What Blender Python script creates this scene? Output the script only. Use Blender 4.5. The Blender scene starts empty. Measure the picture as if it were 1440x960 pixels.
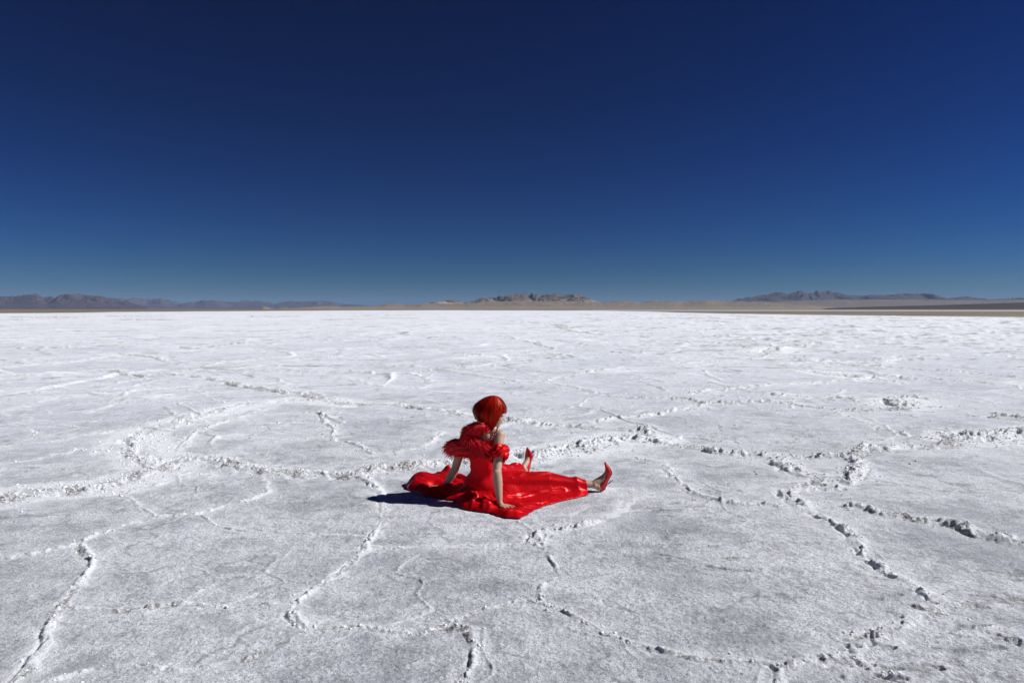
import bpy, bmesh, math, random
import numpy as np
from mathutils import Vector, Matrix

scene = bpy.context.scene
rng = np.random.default_rng(7)
random.seed(7)

# ------------------------------------------------------------------ camera
CAM_H = 1.60
FPX = 960.0                       # focal length in pixels of the 1440 wide photograph (24 mm lens)
HORIZON = 434.5
PITCH = math.atan((480.0 - HORIZON) / FPX)
cam_data = bpy.data.cameras.new("camera")
cam_data.sensor_width = 36.0
cam_data.lens = 24.0
cam_data.clip_start = 0.05
cam_data.clip_end = 200000.0
cam = bpy.data.objects.new("camera", cam_data)
cam.location = (0, 0, CAM_H)
cam.rotation_euler = (math.pi / 2 - PITCH, 0, 0)
scene.collection.objects.link(cam)
scene.camera = cam

# ------------------------------------------------------------------ sky, sun, exposure
SUN_ELEV = math.radians(41.0)
SUN_AZ = math.radians(2.0)        # angle from +X towards +Y of the direction TO the sun
world = bpy.data.worlds.new("World")
scene.world = world
world.use_nodes = True
wn = world.node_tree
wn.nodes.clear()
w_out = wn.nodes.new("ShaderNodeOutputWorld")
w_bg = wn.nodes.new("ShaderNodeBackground")
w_sky = wn.nodes.new("ShaderNodeTexSky")
w_sky.sky_type = 'NISHITA'
w_sky.sun_disc = False
w_sky.sun_elevation = SUN_ELEV
w_sky.sun_rotation = math.radians(90.0) - SUN_AZ
w_sky.altitude = 1500.0
w_sky.air_density = 1.0
w_sky.dust_density = 0.0
w_sky.ozone_density = 4.0
# the photograph's polarising filter deepens the clear sky, red most of all
w_sep = wn.nodes.new("ShaderNodeSeparateColor"); w_com = wn.nodes.new("ShaderNodeCombineColor")
wn.links.new(w_sky.outputs['Color'], w_sep.inputs[0])
for ch, (pw, k) in enumerate(((2.95, .0049), (2.12, .0365), (2.0, .078))):
    p_ = wn.nodes.new("ShaderNodeMath"); p_.operation = 'POWER'; p_.inputs[1].default_value = pw
    m_ = wn.nodes.new("ShaderNodeMath"); m_.operation = 'MULTIPLY'; m_.inputs[1].default_value = k
    wn.links.new(w_sep.outputs[ch], p_.inputs[0]); wn.links.new(p_.outputs[0], m_.inputs[0]); wn.links.new(m_.outputs[0], w_com.inputs[ch])
w_bg.inputs['Strength'].default_value = 0.05
wn.links.new(w_com.outputs[0], w_bg.inputs['Color'])
wn.links.new(w_bg.outputs['Background'], w_out.inputs['Surface'])

sun_data = bpy.data.lights.new("sun", 'SUN')
sun_data.energy = 4.9
sun_data.angle = math.radians(0.5)
sun_data.color = (1.0, 0.99, 0.985)
sun = bpy.data.objects.new("sun", sun_data)
sd = Vector((math.cos(SUN_ELEV) * math.cos(SUN_AZ), math.cos(SUN_ELEV) * math.sin(SUN_AZ), math.sin(SUN_ELEV)))
sun.rotation_euler = sd.to_track_quat('Z', 'Y').to_euler()
sun.location = (30, 0, 30)
scene.collection.objects.link(sun)

scene.view_settings.view_transform = 'Standard'
scene.view_settings.look = 'None'
scene.view_settings.exposure = 0.12
scene.view_settings.gamma = 1.0
scene.view_settings.use_curve_mapping = False
scene.render.engine = 'CYCLES'
scene.cycles.volume_bounces = 0
scene.cycles.max_bounces = 6
scene.cycles.diffuse_bounces = 3

# ------------------------------------------------------------------ helpers
def ray(px, py):
    a = (px - 720.0) / FPX
    b = (480.0 - py) / FPX
    return Vector((a, math.cos(PITCH) + b * math.sin(PITCH), -math.sin(PITCH) + b * math.cos(PITCH)))

def G(px, py, z=0.0):
    """the ground point seen at a photograph pixel"""
    r = ray(px, py)
    k = (z - CAM_H) / r.z
    return Vector((r.x * k, r.y * k, z))

def P(px, py, Y):
    r = ray(px, py)
    k = Y / r.y
    return Vector((r.x * k, Y, CAM_H + r.z * k))

def hash2(ix, iy, seed):
    h = (ix.astype(np.int64) * 374761393 + iy.astype(np.int64) * 668265263 + seed * 1442695041) & 0xFFFFFFFF
    h = ((h ^ (h >> 13)) * 1274126177) & 0xFFFFFFFF
    h = (h ^ (h >> 16)) & 0xFFFFFFFF
    h = (h * 2246822519) & 0xFFFFFFFF
    h = (h ^ (h >> 15)) & 0xFFFFFF
    return h / float(0xFFFFFF)

def vnoise(x, y, seed=0):
    x0 = np.floor(x); y0 = np.floor(y)
    fx = x - x0; fy = y - y0
    fx = fx * fx * (3 - 2 * fx); fy = fy * fy * (3 - 2 * fy)
    a = hash2(x0, y0, seed); b = hash2(x0 + 1, y0, seed)
    c = hash2(x0, y0 + 1, seed); d = hash2(x0 + 1, y0 + 1, seed)
    return (a + (b - a) * fx) * (1 - fy) + (c + (d - c) * fx) * fy   # 0..1

def fbm(x, y, seed=0, octaves=4, gain=0.5):
    s = 0; amp = 1.0; tot = 0
    for o in range(octaves):
        s = s + amp * vnoise(x * 2 ** o + 17.3 * o, y * 2 ** o - 9.1 * o, seed + o)
        tot += amp; amp *= gain
    return s / tot

def worley(x, y, seed=0, jitter=1.0):
    """F1, F2 distances"""
    x0 = np.floor(x); y0 = np.floor(y)
    f1 = np.full(x.shape, 9.0); f2 = np.full(x.shape, 9.0)
    for i in (-1, 0, 1):
        for j in (-1, 0, 1):
            cx = x0 + i; cy = y0 + j
            dx = cx + 0.5 + jitter * (hash2(cx, cy, seed) - 0.5) - x
            dy = cy + 0.5 + jitter * (hash2(cx, cy, seed + 71) - 0.5) - y
            d = np.sqrt(dx * dx + dy * dy)
            f2 = np.minimum(f2, np.maximum(f1, d))
            f1 = np.minimum(f1, d)
    return f1, f2

def plates(x, y, seed=0):
    """broken slabs: every cell has its own height and tilt, with gaps between them (0..1)"""
    x0 = np.floor(x); y0 = np.floor(y)
    f1 = np.full(x.shape, 9.0); f2 = np.full(x.shape, 9.0); hh = np.zeros(x.shape)
    for i in (-1, 0, 1):
        for j in (-1, 0, 1):
            cx = x0 + i; cy = y0 + j
            ha = hash2(cx, cy, seed); hb = hash2(cx, cy, seed + 71)
            dx = cx + ha - x; dy = cy + hb - y
            d = dx * dx + dy * dy
            new = hash2(cx, cy, seed + 13) + (ha - .5) * dx * 1.5 + (hb - .5) * dy * 1.5
            f2 = np.minimum(f2, np.maximum(f1, d))
            m = d < f1
            f1 = np.where(m, d, f1); hh = np.where(m, new, hh)
    gap = np.clip((np.sqrt(f2) - np.sqrt(f1)) / .16, 0, 1)
    return np.clip(hh, 0, 1.3) * gap

def sstep(a, b, x):
    t = np.clip((x - a) / (b - a), 0, 1)
    return t * t * (3 - 2 * t)

def link(name, me, mats=None, parent=None, smooth=True):
    o = bpy.data.objects.new(name, me)
    scene.collection.objects.link(o)
    if mats is not None:
        for m in (mats if isinstance(mats, (list, tuple)) else [mats]):
            me.materials.append(m)
    if smooth:
        me.polygons.foreach_set('use_smooth', np.ones(len(me.polygons), dtype=bool))
    if parent is not None:
        o.parent = parent
    return o

def mesh_np(name, verts, faces, attrs=None):
    """verts (n,3) array, faces (m,3|4) int array"""
    verts = np.asarray(verts, dtype=np.float32); faces = np.asarray(faces, dtype=np.int32)
    me = bpy.data.meshes.new(name)
    n = faces.shape[1]
    me.vertices.add(len(verts)); me.vertices.foreach_set('co', verts.ravel())
    me.loops.add(faces.size); me.loops.foreach_set('vertex_index', faces.ravel())
    me.polygons.add(len(faces))
    me.polygons.foreach_set('loop_start', np.arange(0, faces.size, n, dtype=np.int32))
    me.polygons.foreach_set('loop_total', np.full(len(faces), n, dtype=np.int32))
    me.update(calc_edges=True)
    if attrs:
        for k, v in attrs.items():
            a = me.attributes.new(k, 'FLOAT', 'POINT')
            a.data.foreach_set('value', np.asarray(v, dtype=np.float32).ravel())
    return me

def grid_faces(nr, nc, wrap=False, off=0):
    i = np.arange(nr - 1)[:, None]; j = np.arange(nc if wrap else nc - 1)[None, :]
    j2 = (j + 1) % nc
    a = i * nc + j; b = i * nc + j2; c = (i + 1) * nc + j2; d = (i + 1) * nc + j
    return np.stack([a, b, c, d], -1).reshape(-1, 4) + off

class NT:
    """small node-tree writer"""
    def __init__(self, name):
        self.m = bpy.data.materials.new(name); self.m.use_nodes = True
        self.t = self.m.node_tree; self.t.nodes.clear()
        self.out = self.t.nodes.new('ShaderNodeOutputMaterial')
        self.p = self.t.nodes.new('ShaderNodeBsdfPrincipled')
        self.t.links.new(self.p.outputs[0], self.out.inputs['Surface'])
    def n(self, typ, **kw):
        nd = self.t.nodes.new(typ)
        for k, v in kw.items(): setattr(nd, k, v)
        return nd
    def l(self, a, b): self.t.links.new(a, b)
    def setp(self, **kw):
        for k, v in kw.items(): self.p.inputs[k.replace('_', ' ')].default_value = v
    def coord(self, scale=(1, 1, 1)):
        c = self.n('ShaderNodeNewGeometry'); mp = self.n('ShaderNodeMapping')
        mp.inputs['Scale'].default_value = scale
        self.l(c.outputs['Position'], mp.inputs['Vector'])
        return mp.outputs[0]
    def noise(self, vec, scale, detail=4, rough=0.55, dist=0.0):
        nd = self.n('ShaderNodeTexNoise')
        nd.inputs['Scale'].default_value = scale; nd.inputs['Detail'].default_value = detail
        nd.inputs['Roughness'].default_value = rough; nd.inputs['Distortion'].default_value = dist
        self.l(vec, nd.inputs['Vector'])
        return nd.outputs['Fac']
    def ramp(self, fac, a, b, ca=(0, 0, 0, 1), cb=(1, 1, 1, 1)):
        r = self.n('ShaderNodeValToRGB')
        r.color_ramp.elements[0].position = a; r.color_ramp.elements[0].color = ca
        r.color_ramp.elements[1].position = b; r.color_ramp.elements[1].color = cb
        self.l(fac, r.inputs['Fac'])
        return r.outputs['Color']
    def mix(self, fac, a, b, blend='MIX'):
        m = self.n('ShaderNodeMix', data_type='RGBA', blend_type=blend)
        for s, v in ((m.inputs['Factor'], fac), (m.inputs[6], a), (m.inputs[7], b)):
            if hasattr(v, 'is_linked'): self.l(v, s)
            else: s.default_value = v
        return m.outputs[2]
    def math(self, op, a, b=None):
        m = self.n('ShaderNodeMath', operation=op)
        for s, v in ((m.inputs[0], a), (m.inputs[1], b)):
            if v is None: continue
            if hasattr(v, 'is_linked'): self.l(v, s)
            else: s.default_value = v
        return m.outputs[0]
    def attr(self, name):
        a = self.n('ShaderNodeAttribute'); a.attribute_name = name
        return a.outputs['Fac']
    def bump(self, h, strength, dist, prev=None):
        b = self.n('ShaderNodeBump')
        b.inputs['Strength'].default_value = strength; b.inputs['Distance'].default_value = dist
        self.l(h, b.inputs['Height'])
        if prev is not None: self.l(prev, b.inputs['Normal'])
        return b.outputs[0]

# ------------------------------------------------------------------ ground materials
def salt_material():
    t = NT('salt_crust')
    v = t.coord()
    big = t.noise(v, 0.75, 5, 0.6)
    mid = t.noise(v, 5.0, 6, 0.65, 0.3)
    fin = t.noise(v, 42.0, 5, 0.75)
    grain = t.noise(v, 160.0, 3, 0.7)
    grey = (0.47, 0.49, 0.54, 1); white = (0.90, 0.92, 0.965, 1)
    f = t.math('MULTIPLY', big, 0.62)
    f = t.math('ADD', f, t.math('MULTIPLY', mid, 0.42))
    f = t.math('ADD', f, t.math('MULTIPLY', fin, 0.30))
    base = t.mix(t.ramp(f, 0.58, 0.73), grey, white)
    # far away the crust is cleaner and whiter
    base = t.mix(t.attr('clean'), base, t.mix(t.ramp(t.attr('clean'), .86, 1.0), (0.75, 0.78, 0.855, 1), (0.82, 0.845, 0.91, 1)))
    # coarse crystal grain, light and dark
    gr = t.noise(v, 95.0, 2, .8)
    base = t.mix(t.math('MULTIPLY', t.ramp(gr, .52, .60), .30), base, (0.30, 0.31, 0.345, 1))
    base = t.mix(t.math('MULTIPLY', t.ramp(gr, .36, .46, (1, 1, 1, 1), (0, 0, 0, 1)), .40), base, (0.88, 0.90, 0.95, 1))
    # fine mottling and dark flecks everywhere, seen far away as thin broken dashes
    for sc, lo, hi, am in ((11.0, .55, .65, .50), (3.1, .56, .64, .50), (1.05, .56, .64, .42), (0.34, .57, .64, .36)):
        fl = t.ramp(t.noise(v, sc, 5, .72, .4), lo, hi)
        base = t.mix(t.math('MULTIPLY', fl, am), base, (0.36, 0.37, 0.40, 1))
    # hairline crack polygons, too thin to model at this distance
    for sc, wd, am, nsc in ((0.95, .022, .65, 2.0), (0.36, .022, .8, .9), (0.13, .020, .85, .35)):
        vd = t.n('ShaderNodeVectorMath', operation='ADD')
        nn = t.n('ShaderNodeTexNoise'); nn.inputs['Scale'].default_value = sc * 2.5; nn.inputs['Detail'].default_value = 5
        t.l(v, nn.inputs['Vector'])
        sc_ = t.n('ShaderNodeVectorMath', operation='SCALE'); sc_.inputs['Scale'].default_value = .55 / sc
        t.l(nn.outputs['Color'], sc_.inputs[0]); t.l(v, vd.inputs[0]); t.l(sc_.outputs[0], vd.inputs[1])
        vo = t.n('ShaderNodeTexVoronoi', feature='DISTANCE_TO_EDGE', voronoi_dimensions='2D'); vo.inputs['Scale'].default_value = sc
        t.l(vd.outputs[0], vo.inputs['Vector'])
        ln = t.math('MULTIPLY', t.ramp(vo.outputs['Distance'], 0, wd, (1, 1, 1, 1), (0, 0, 0, 1)), t.ramp(t.noise(v, nsc, 5, .7), .44, .53))
        wt = t.math('MULTIPLY', t.ramp(vo.outputs['Distance'], 0, wd * 2.6, (1, 1, 1, 1), (0, 0, 0, 1)), t.ramp(t.noise(v, nsc * .7, 4, .6), .44, .60))
        base = t.mix(t.math('MULTIPLY', wt, .55), base, (0.84, 0.85, 0.88, 1))
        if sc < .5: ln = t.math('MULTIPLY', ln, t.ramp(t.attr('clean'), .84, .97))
        base = t.mix(t.math('MULTIPLY', ln, am), base, (0.24, 0.235, 0.24, 1))
    # brown grime in patches
    g = t.noise(v, 1.6, 5, 0.65)
    g2 = t.noise(v, 22.0, 5, 0.75)
    gm = t.math('MULTIPLY', t.ramp(g, 0.48, 0.70), t.ramp(g2, 0.46, 0.62))
    gm = t.math('MULTIPLY', gm, 0.8)
    gm = t.math('MULTIPLY', gm, t.math('SUBTRACT', 1.0, t.attr('clean')))
    base = t.mix(gm, base, (0.27, 0.25, 0.235, 1))
    sp = t.ramp(t.noise(v, 70.0, 3, 0.8), 0.53, 0.61)
    sp = t.math('MULTIPLY', sp, t.math('MULTIPLY', t.math('SUBTRACT', 1.0, t.attr('clean')), 0.75))
    base = t.mix(sp, base, (0.26, 0.255, 0.26, 1))
    # fresh white salt on the ridges
    sal = t.math('MULTIPLY', t.attr('salt'), t.math('ADD', 0.60, t.math('MULTIPLY', mid, 1.0)))
    sal.node.use_clamp = True
    base = t.mix(sal, base, (0.92, 0.935, 0.97, 1))
    # mud squeezed up through the cracks, plus ridge shade painted as dark colour
    d = t.math('MULTIPLY', t.attr('mud_shade'), t.ramp(fin, 0.42, 0.56))
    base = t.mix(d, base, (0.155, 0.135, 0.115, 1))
    # bare desert soil past the edge of the salt
    soil = t.mix(t.ramp(t.noise(v, 0.03, 4, 0.6), 0.35, 0.65), (0.15, 0.125, 0.095, 1), (0.24, 0.205, 0.155, 1))
    base = t.mix(t.attr('soil'), base, soil)
    t.l(base, t.p.inputs['Base Color'])
    t.setp(Roughness=0.85)
    t.p.inputs['Specular IOR Level'].default_value = 0.25
    near = t.math('SUBTRACT', 1.0, t.attr('soil'))
    h = t.math('ADD', t.math('MULTIPLY', fin, 0.9), t.math('MULTIPLY', grain, 0.5))
    b1 = t.bump(h, 1.0, 0.020)
    b2 = t.bump(mid, 0.5, 0.03, b1)
    t.l(b2, t.p.inputs['Normal'])
    return t.m
M_SALT = salt_material()

def crumb_material():
    t = NT('salt_crumb')
    v = t.coord()
    base = t.mix(t.ramp(t.noise(v, 3.0, 4), 0.50, 0.68), (0.84, 0.85, 0.87, 1), (0.50, 0.46, 0.42, 1))
    t.l(base, t.p.inputs['Base Color']); t.setp(Roughness=0.85)
    t.l(t.bump(t.noise(v, 90, 3), 0.6, 0.01), t.p.inputs['Normal'])
    return t.m
M_CRUMB = crumb_material()

# ------------------------------------------------------------------ traced pressure ridges: (width m, height m, mud and painted shade, white, [photograph points on the ground])
R_ = []
def rid(w, h, mud_shade, white, *pts): R_.append((w, h, mud_shade, white, pts))
# --- lower left plates
rid(.030,.022,.35,1,(0,788),(50,777),(100,764),(127,752),(160,740),(193,733),(217,727),(277,720),(300,715),(347,703),(383,692),(377,668))
rid(.032,.026,.5,1,(105,763),(100,773),(123,787),(117,798),(97,823),(82,840),(80,855),(63,877),(47,917),(35,940),(20,957),(2,975))
rid(.022,.018,.6,.8,(80,857),(110,857),(143,857),(180,855),(213,850),(240,847),(277,850),(313,852),(337,853),(367,847),(413,851))
rid(.022,.016,.4,.8,(167,693),(180,703),(200,715),(213,725))
rid(.018,.014,.4,.7,(283,723),(300,733),(310,740),(333,743),(383,745),(417,750),(440,751),(480,750),(527,753))
rid(.030,.026,.35,1,(540,707),(542,727),(527,753),(507,777),(483,800),(457,818),(437,833),(417,853),(415,867),(430,882),(443,887))
rid(.022,.018,.6,.7,(443,887),(480,880),(513,877),(543,878),(560,883),(590,890),(603,893),(640,872),(660,867),(680,857),(707,850),(733,842),(763,843))
rid(.022,.016,.7,.6,(60,958),(100,948),(127,942),(147,938),(187,933),(217,938),(253,940),(300,935),(347,928),(370,917),(390,907),(410,900),(430,888))
rid(.012,.010,.2,.5,(240,847),(262,838),(290,822))
# --- left broad heaved ridges
rid(.14,.045,.75,1,(-60,708),(0,700),(33,694),(67,692),(110,690),(150,685),(173,677),(200,668),(230,657))
rid(.13,.055,.65,1,(230,657),(250,649),(277,643),(293,643),(333,652),(367,660),(393,663),(423,667),(480,668),(500,670),(530,660),(547,658),(577,657),(607,654),(633,652),(647,648))
rid(.15,.050,.25,1,(230,655),(200,643),(182,629),(187,617),(213,604),(247,594),(273,588),(300,582),(333,574),(363,568),(383,566),(413,562),(450,563),(480,568))
rid(.12,.060,.6,.9,(450,563),(480,568),(513,568),(533,567),(563,568),(580,572),(607,575),(630,577),(660,582),(710,590),(740,593),(763,597),(800,598),(833,600))
rid(.16,.075,1.,.7,(157,522),(180,527),(207,530),(233,527),(253,528),(280,530),(300,532),(320,537),(347,542),(373,546),(393,549),(413,552),(433,552),(455,561))
rid(.14,.05,.2,1,(233,527),(260,522),(287,516))
rid(.05,.022,.1,1,(170,697),(193,687),(227,678),(260,669),(283,667),(300,668))
rid(.05,.025,.1,1,(247,632),(267,613),(287,603),(320,593),(367,582),(387,573))
rid(.03,.018,.3,.8,(277,620),(317,618),(353,617),(400,617),(457,615))
rid(.03,.016,.3,.7,(300,597),(353,596),(400,594),(447,593))
rid(.05,.03,.3,1,(453,583),(457,593),(473,603),(463,613),(470,620))
rid(.04,.03,.6,.7,(228,574),(236,580),(242,586))
rid(.04,.025,.3,.9,(260,548),(280,553),(293,560),(317,568))
rid(.04,.022,.2,1,(-30,632),(0,630),(33,625),(67,622),(100,615),(133,611),(165,606))
rid(.035,.020,.2,.9,(-30,656),(0,652),(40,647),(60,640),(80,639),(100,633),(140,634))
rid(.035,.018,.3,.7,(-20,603),(0,603),(33,603),(57,601),(90,595),(127,593))
rid(.05,.025,.1,.9,(110,582),(143,575),(177,565),(213,560),(253,558))
rid(.03,.02,.3,.7,(33,603),(40,612),(55,622))
rid(.07,.035,.1,1,(-30,582),(0,578),(30,573),(47,565),(80,560),(117,556),(157,553),(200,548),(227,548))
rid(.07,.035,.2,1,(-30,552),(0,550),(50,547),(100,545),(147,541),(173,537),(200,533))
rid(.10,.04,.1,1,(-30,534),(0,532),(33,530),(60,527),(93,525),(127,521),(157,520))
rid(.12,.05,.1,1,(-30,519),(0,517),(27,514),(43,512),(83,510),(113,507),(140,502),(170,498))
rid(.14,.06,.6,.8,(170,498),(200,500),(220,503),(227,508))
rid(.16,.07,.6,.8,(-30,490),(0,490),(43,489),(83,489),(113,487),(147,486),(173,487),(207,487),(247,487),(267,490),(293,489),(320,485),(347,483),(367,481))
rid(.12,.06,.3,.9,(397,508),(420,506),(457,502),(480,500))
rid(.04,.025,.3,.6,(487,620),(507,627),(523,637))
rid(.05,.02,.2,.8,(560,634),(593,630),(613,620),(627,607))
rid(.05,.03,.2,.8,(500,672),(517,675),(540,693),(542,707))
rid(.08,.04,.2,.9,(480,530),(507,535),(530,543),(563,546),(603,545),(613,540),(647,540),(680,539),(727,538),(770,535))
rid(.08,.04,.3,.8,(493,520),(523,525),(563,525),(590,527),(613,535))
rid(.08,.045,.5,.6,(513,513),(563,515),(603,516),(643,517),(693,517),(730,517),(767,517))
rid(.14,.05,.1,1,(657,502),(680,499),(713,497),(747,492))
rid(.12,.06,.3,.8,(770,535),(797,530),(827,525),(847,520),(867,516))
rid(.07,.05,.4,.6,(750,537),(780,538),(807,543),(833,550),(863,556),(883,558),(910,559),(940,560),(965,560))
rid(.14,.07,.5,.6,(710,473),(733,477),(757,482),(773,488),(787,490),(833,485),(960,483))
rid(.18,.08,.5,.6,(747,452),(790,455),(807,463),(823,467),(847,470))
rid(.05,.03,.3,.7,(883,528),(910,532),(933,537),(957,540))
# --- right of the figure
rid(.17,.085,.35,1,(747,643),(763,639),(787,636),(813,630),(837,622),(863,617),(883,614),(900,616))
rid(.10,.080,.5,.8,(893,604),(905,600),(912,612),(933,625),(960,624),(980,627),(1000,632),(1027,637),(1060,638),(1083,641))
rid(.13,.075,.6,.9,(1083,641),(1100,652),(1117,663),(1147,673),(1158,684))
rid(.11,.07,.5,.9,(1147,673),(1125,682),(1105,694),(1127,713))
rid(.045,.045,.25,.9,(1127,713),(1147,728),(1173,740),(1193,753),(1203,770),(1207,783),(1227,795),(1247,808),(1270,818),(1293,833),(1313,847),(1333,857))
rid(.07,.05,.2,.9,(837,593),(863,587),(893,585),(923,582),(947,575),(990,568))
rid(.10,.07,.5,.9,(940,560),(967,561),(990,567),(1003,565),(1027,567),(1067,565),(1107,567),(1147,573),(1167,575),(1193,575))
rid(.13,.08,.8,.7,(1193,575),(1227,575),(1260,573),(1280,576))
rid(.12,.06,.2,1,(967,553),(993,548),(1020,547),(1053,543),(1093,540),(1120,538),(1147,537),(1167,534),(1207,534),(1237,537),(1260,538))
rid(.05,.035,.3,.9,(850,687),(880,689),(886,697),(883,705),(880,715),(867,723),(840,735),(813,742),(780,747),(760,752),(753,765))
rid(.022,.018,.5,.7,(880,717),(905,715),(930,715),(960,716),(1000,716))
rid(.05,.03,.4,.7,(903,643),(930,648),(937,663),(953,677),(965,690),(980,697),(1013,704),(1037,710),(1060,709),(1093,713),(1125,715))
rid(.03,.02,.4,.6,(750,658),(773,667))
rid(.020,.014,.3,.8,(527,765),(573,768),(613,767),(640,767),(667,766),(707,768),(740,767),(753,765))
rid(.018,.012,.3,.5,(723,730),(747,743),(760,753))
rid(.018,.014,.5,.6,(753,768),(770,775),(780,785),(793,797),(790,812),(773,818),(767,827),(767,837),(773,847))
rid(.022,.018,.45,.8,(763,843),(787,852),(807,862),(827,872),(847,880),(867,890),(890,900),(913,908),(933,912),(960,917),(980,920),(1010,925),(1033,928),(1050,930),(1077,933),(1090,937),(1088,955),(1084,980))
rid(.040,.038,.4,1,(1090,938),(1110,937),(1133,930),(1160,928),(1187,927),(1207,928),(1200,912),(1213,903),(1237,893),(1260,887),(1280,875),(1303,870),(1330,860))
rid(.040,.032,.5,.9,(1207,928),(1227,938),(1247,945),(1270,957),(1293,970))
rid(.026,.022,.7,.6,(680,905),(673,927),(672,938),(660,953),(650,972))
rid(.026,.020,.8,.5,(603,890),(640,880),(665,882),(680,905))
# the long dark scarp on the right
rid(.070,.052,.7,.8,(1177,714),(1193,712),(1220,718),(1247,725),(1277,728),(1303,733),(1327,735),(1353,742),(1377,753),(1400,758),(1427,763),(1460,770),(1500,775))
rid(.030,.03,.6,.7,(1333,857),(1357,853),(1380,855),(1410,857),(1433,857),(1470,855))
rid(.040,.035,.5,.8,(1377,890),(1403,893),(1420,903),(1440,913),(1480,930))
rid(.02,.025,.8,.4,(1255,828),(1270,831),(1283,836))
rid(.02,.03,.8,.4,(1285,856),(1297,860),(1310,865))
rid(.11,.075,.6,.8,(1210,630),(1243,632),(1260,627),(1283,628),(1310,628),(1327,625),(1353,618))
rid(.18,.12,.2,1,(1353,618),(1380,617),(1407,615),(1440,612),(1480,608))
rid(.08,.07,.8,.7,(1083,641),(1120,642),(1147,642),(1187,643),(1200,637),(1213,630))
rid(.09,.06,.3,1,(1190,643),(1203,650),(1193,667),(1185,680))
rid(.07,.06,.2,.6,(1233,603),(1260,608),(1273,613))
rid(.04,.035,.4,.6,(1157,577),(1187,585),(1213,593),(1233,603))
rid(.13,.08,.4,.9,(1090,555),(1127,556),(1153,558),(1173,557),(1193,563))
rid(.10,.08,.3,.8,(1247,558),(1280,557),(1310,562))
rid(.20,.14,.4,1,(1256,563),(1266,569))
rid(.08,.06,.4,.6,(1323,557),(1360,560),(1403,565))
rid(.08,.07,.5,.5,(1360,583),(1393,587),(1440,592),(1480,596))
rid(.08,.07,.5,.5,(1400,582),(1430,586),(1460,590))
rid(.10,.08,.5,.5,(1267,533),(1307,534),(1357,537),(1377,538),(1407,542),(1440,544),(1480,547))
rid(.11,.09,.4,.5,(1350,523),(1383,527),(1413,529),(1440,532),(1480,535))
rid(.12,.10,.4,.5,(1272,517),(1307,521),(1327,520))
rid(.10,.08,.4,.4,(1077,513),(1127,516))
rid(.22,.15,.3,1,(1150,523),(1167,526))
rid(.20,.13,.3,1,(1182,527),(1210,531))
rid(.12,.10,.4,.6,(1087,502),(1120,507),(1147,508),(1173,510),(1207,515),(1243,515))
rid(.14,.09,.4,.8,(1033,498),(1070,502),(1085,494))
rid(.35,.22,.3,1,(1079,495),(1092,491))
rid(.14,.06,.1,1,(960,510),(993,508),(1043,507),(1070,503))
rid(.14,.10,.4,.6,(1223,508),(1250,502),(1293,501),(1327,499),(1350,498),(1387,500),(1440,503),(1480,505))
rid(.14,.09,.5,.5,(960,478),(1010,482),(1047,485),(1093,486))
rid(.20,.13,.4,.8,(1125,488),(1140,483))
rid(.16,.11,.5,.5,(1020,473),(1070,477),(1120,480),(1143,481),(1187,480),(1223,482),(1270,483),(1320,485),(1360,487),(1440,492))
rid(.20,.12,.5,.5,(1157,472),(1213,475),(1300,474),(1380,477),(1440,479))
# far dark mounds near the edge
for (a, b, y) in ((60,68,446),(84,96,446.5),(212,232,449.5),(240,247,449.5),(382,391,444.8),(490,498,449.3),(525,532,443.4),(536,547,443.2),(560,563,447),(188,198,444.5),(18,27,450),(3,9,458),(950,990,447)):
    rid(.30,.16,1.,.0,(a,y),(b,y))

# polar grid around the viewer, dense where the plain is looked at
RN = [0.25, 0.6, 1.0, 1.4, 1.7, 1.95]
yy = np.arange(1010.0, 441.0, -0.62)
rr = CAM_H * FPX / (yy - HORIZON)
rr = rr[rr > 2.1]
RF = rr[-1] * (1.09 ** np.arange(1, 62))
RAD = np.concatenate([RN, rr, RF]); RAD = RAD[RAD < 45000]
TH_D = np.radians(np.arange(-47.0, 47.0001, 0.088))
TH_S = np.radians(np.arange(50.0, 311.0, 3.0))
TH = np.concatenate([TH_D, TH_S])                     # angle clockwise from +Y
NR_, NTH = len(RAD), len(TH)
Rg, Tg = np.meshgrid(RAD, TH, indexing='ij')
X = Rg * np.sin(Tg); Y = Rg * np.cos(Tg)
SPC = np.gradient(RAD)[:, None] * np.ones_like(X)     # radial spacing
FADE = lambda wl: np.clip((wl - SPC * 1.3) / wl, 0, 1)

Z = np.zeros_like(X); SALT = np.zeros_like(X); MUD_SHADE = np.zeros_like(X)
# broad, barely visible swell, and the rough crust
Z += (fbm(X / 2.2, Y / 2.2, 5, 3) - 0.5) * 0.05 * FADE(2.2)
Z += (fbm(X / 0.42, Y / 0.42, 9, 3) - 0.5) * 0.016 * FADE(0.42)
Z += (fbm(X / 0.07, Y / 0.07, 12, 3) - 0.5) * 0.013 * FADE(0.06)
Z += (vnoise(X / 0.020, Y / 0.020, 14) - 0.5) * 0.0065 * FADE(0.022)
Z += (fbm(X / 0.9, Y / 0.30, 15, 3) - 0.5) * 0.05 * FADE(0.30) * sstep(5, 14, Rg)
f1, f2 = worley(X / 0.16 + 0.5 * vnoise(X / .3, Y / .3, 3), Y / 0.11, 31)
pm = sstep(0.50, 0.72, fbm(X / 1.7, Y / 1.7, 44, 3)) + 0.8 * sstep(0.5, 2.2, X) * sstep(6.5, 3.5, Y) * sstep(.38, .6, fbm(X / 1.1, Y / 1.1, 47, 3))
Z += np.clip(0.35 - f1, 0, 1) * 0.035 * np.clip(pm, 0, 1) * FADE(0.14)
f1, f2 = worley(X / 0.05, Y / 0.035, 37)
Z += np.clip(0.4 - f1, 0, 1) * 0.012 * np.clip(pm + .25, 0, 1) * FADE(0.05)

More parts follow.
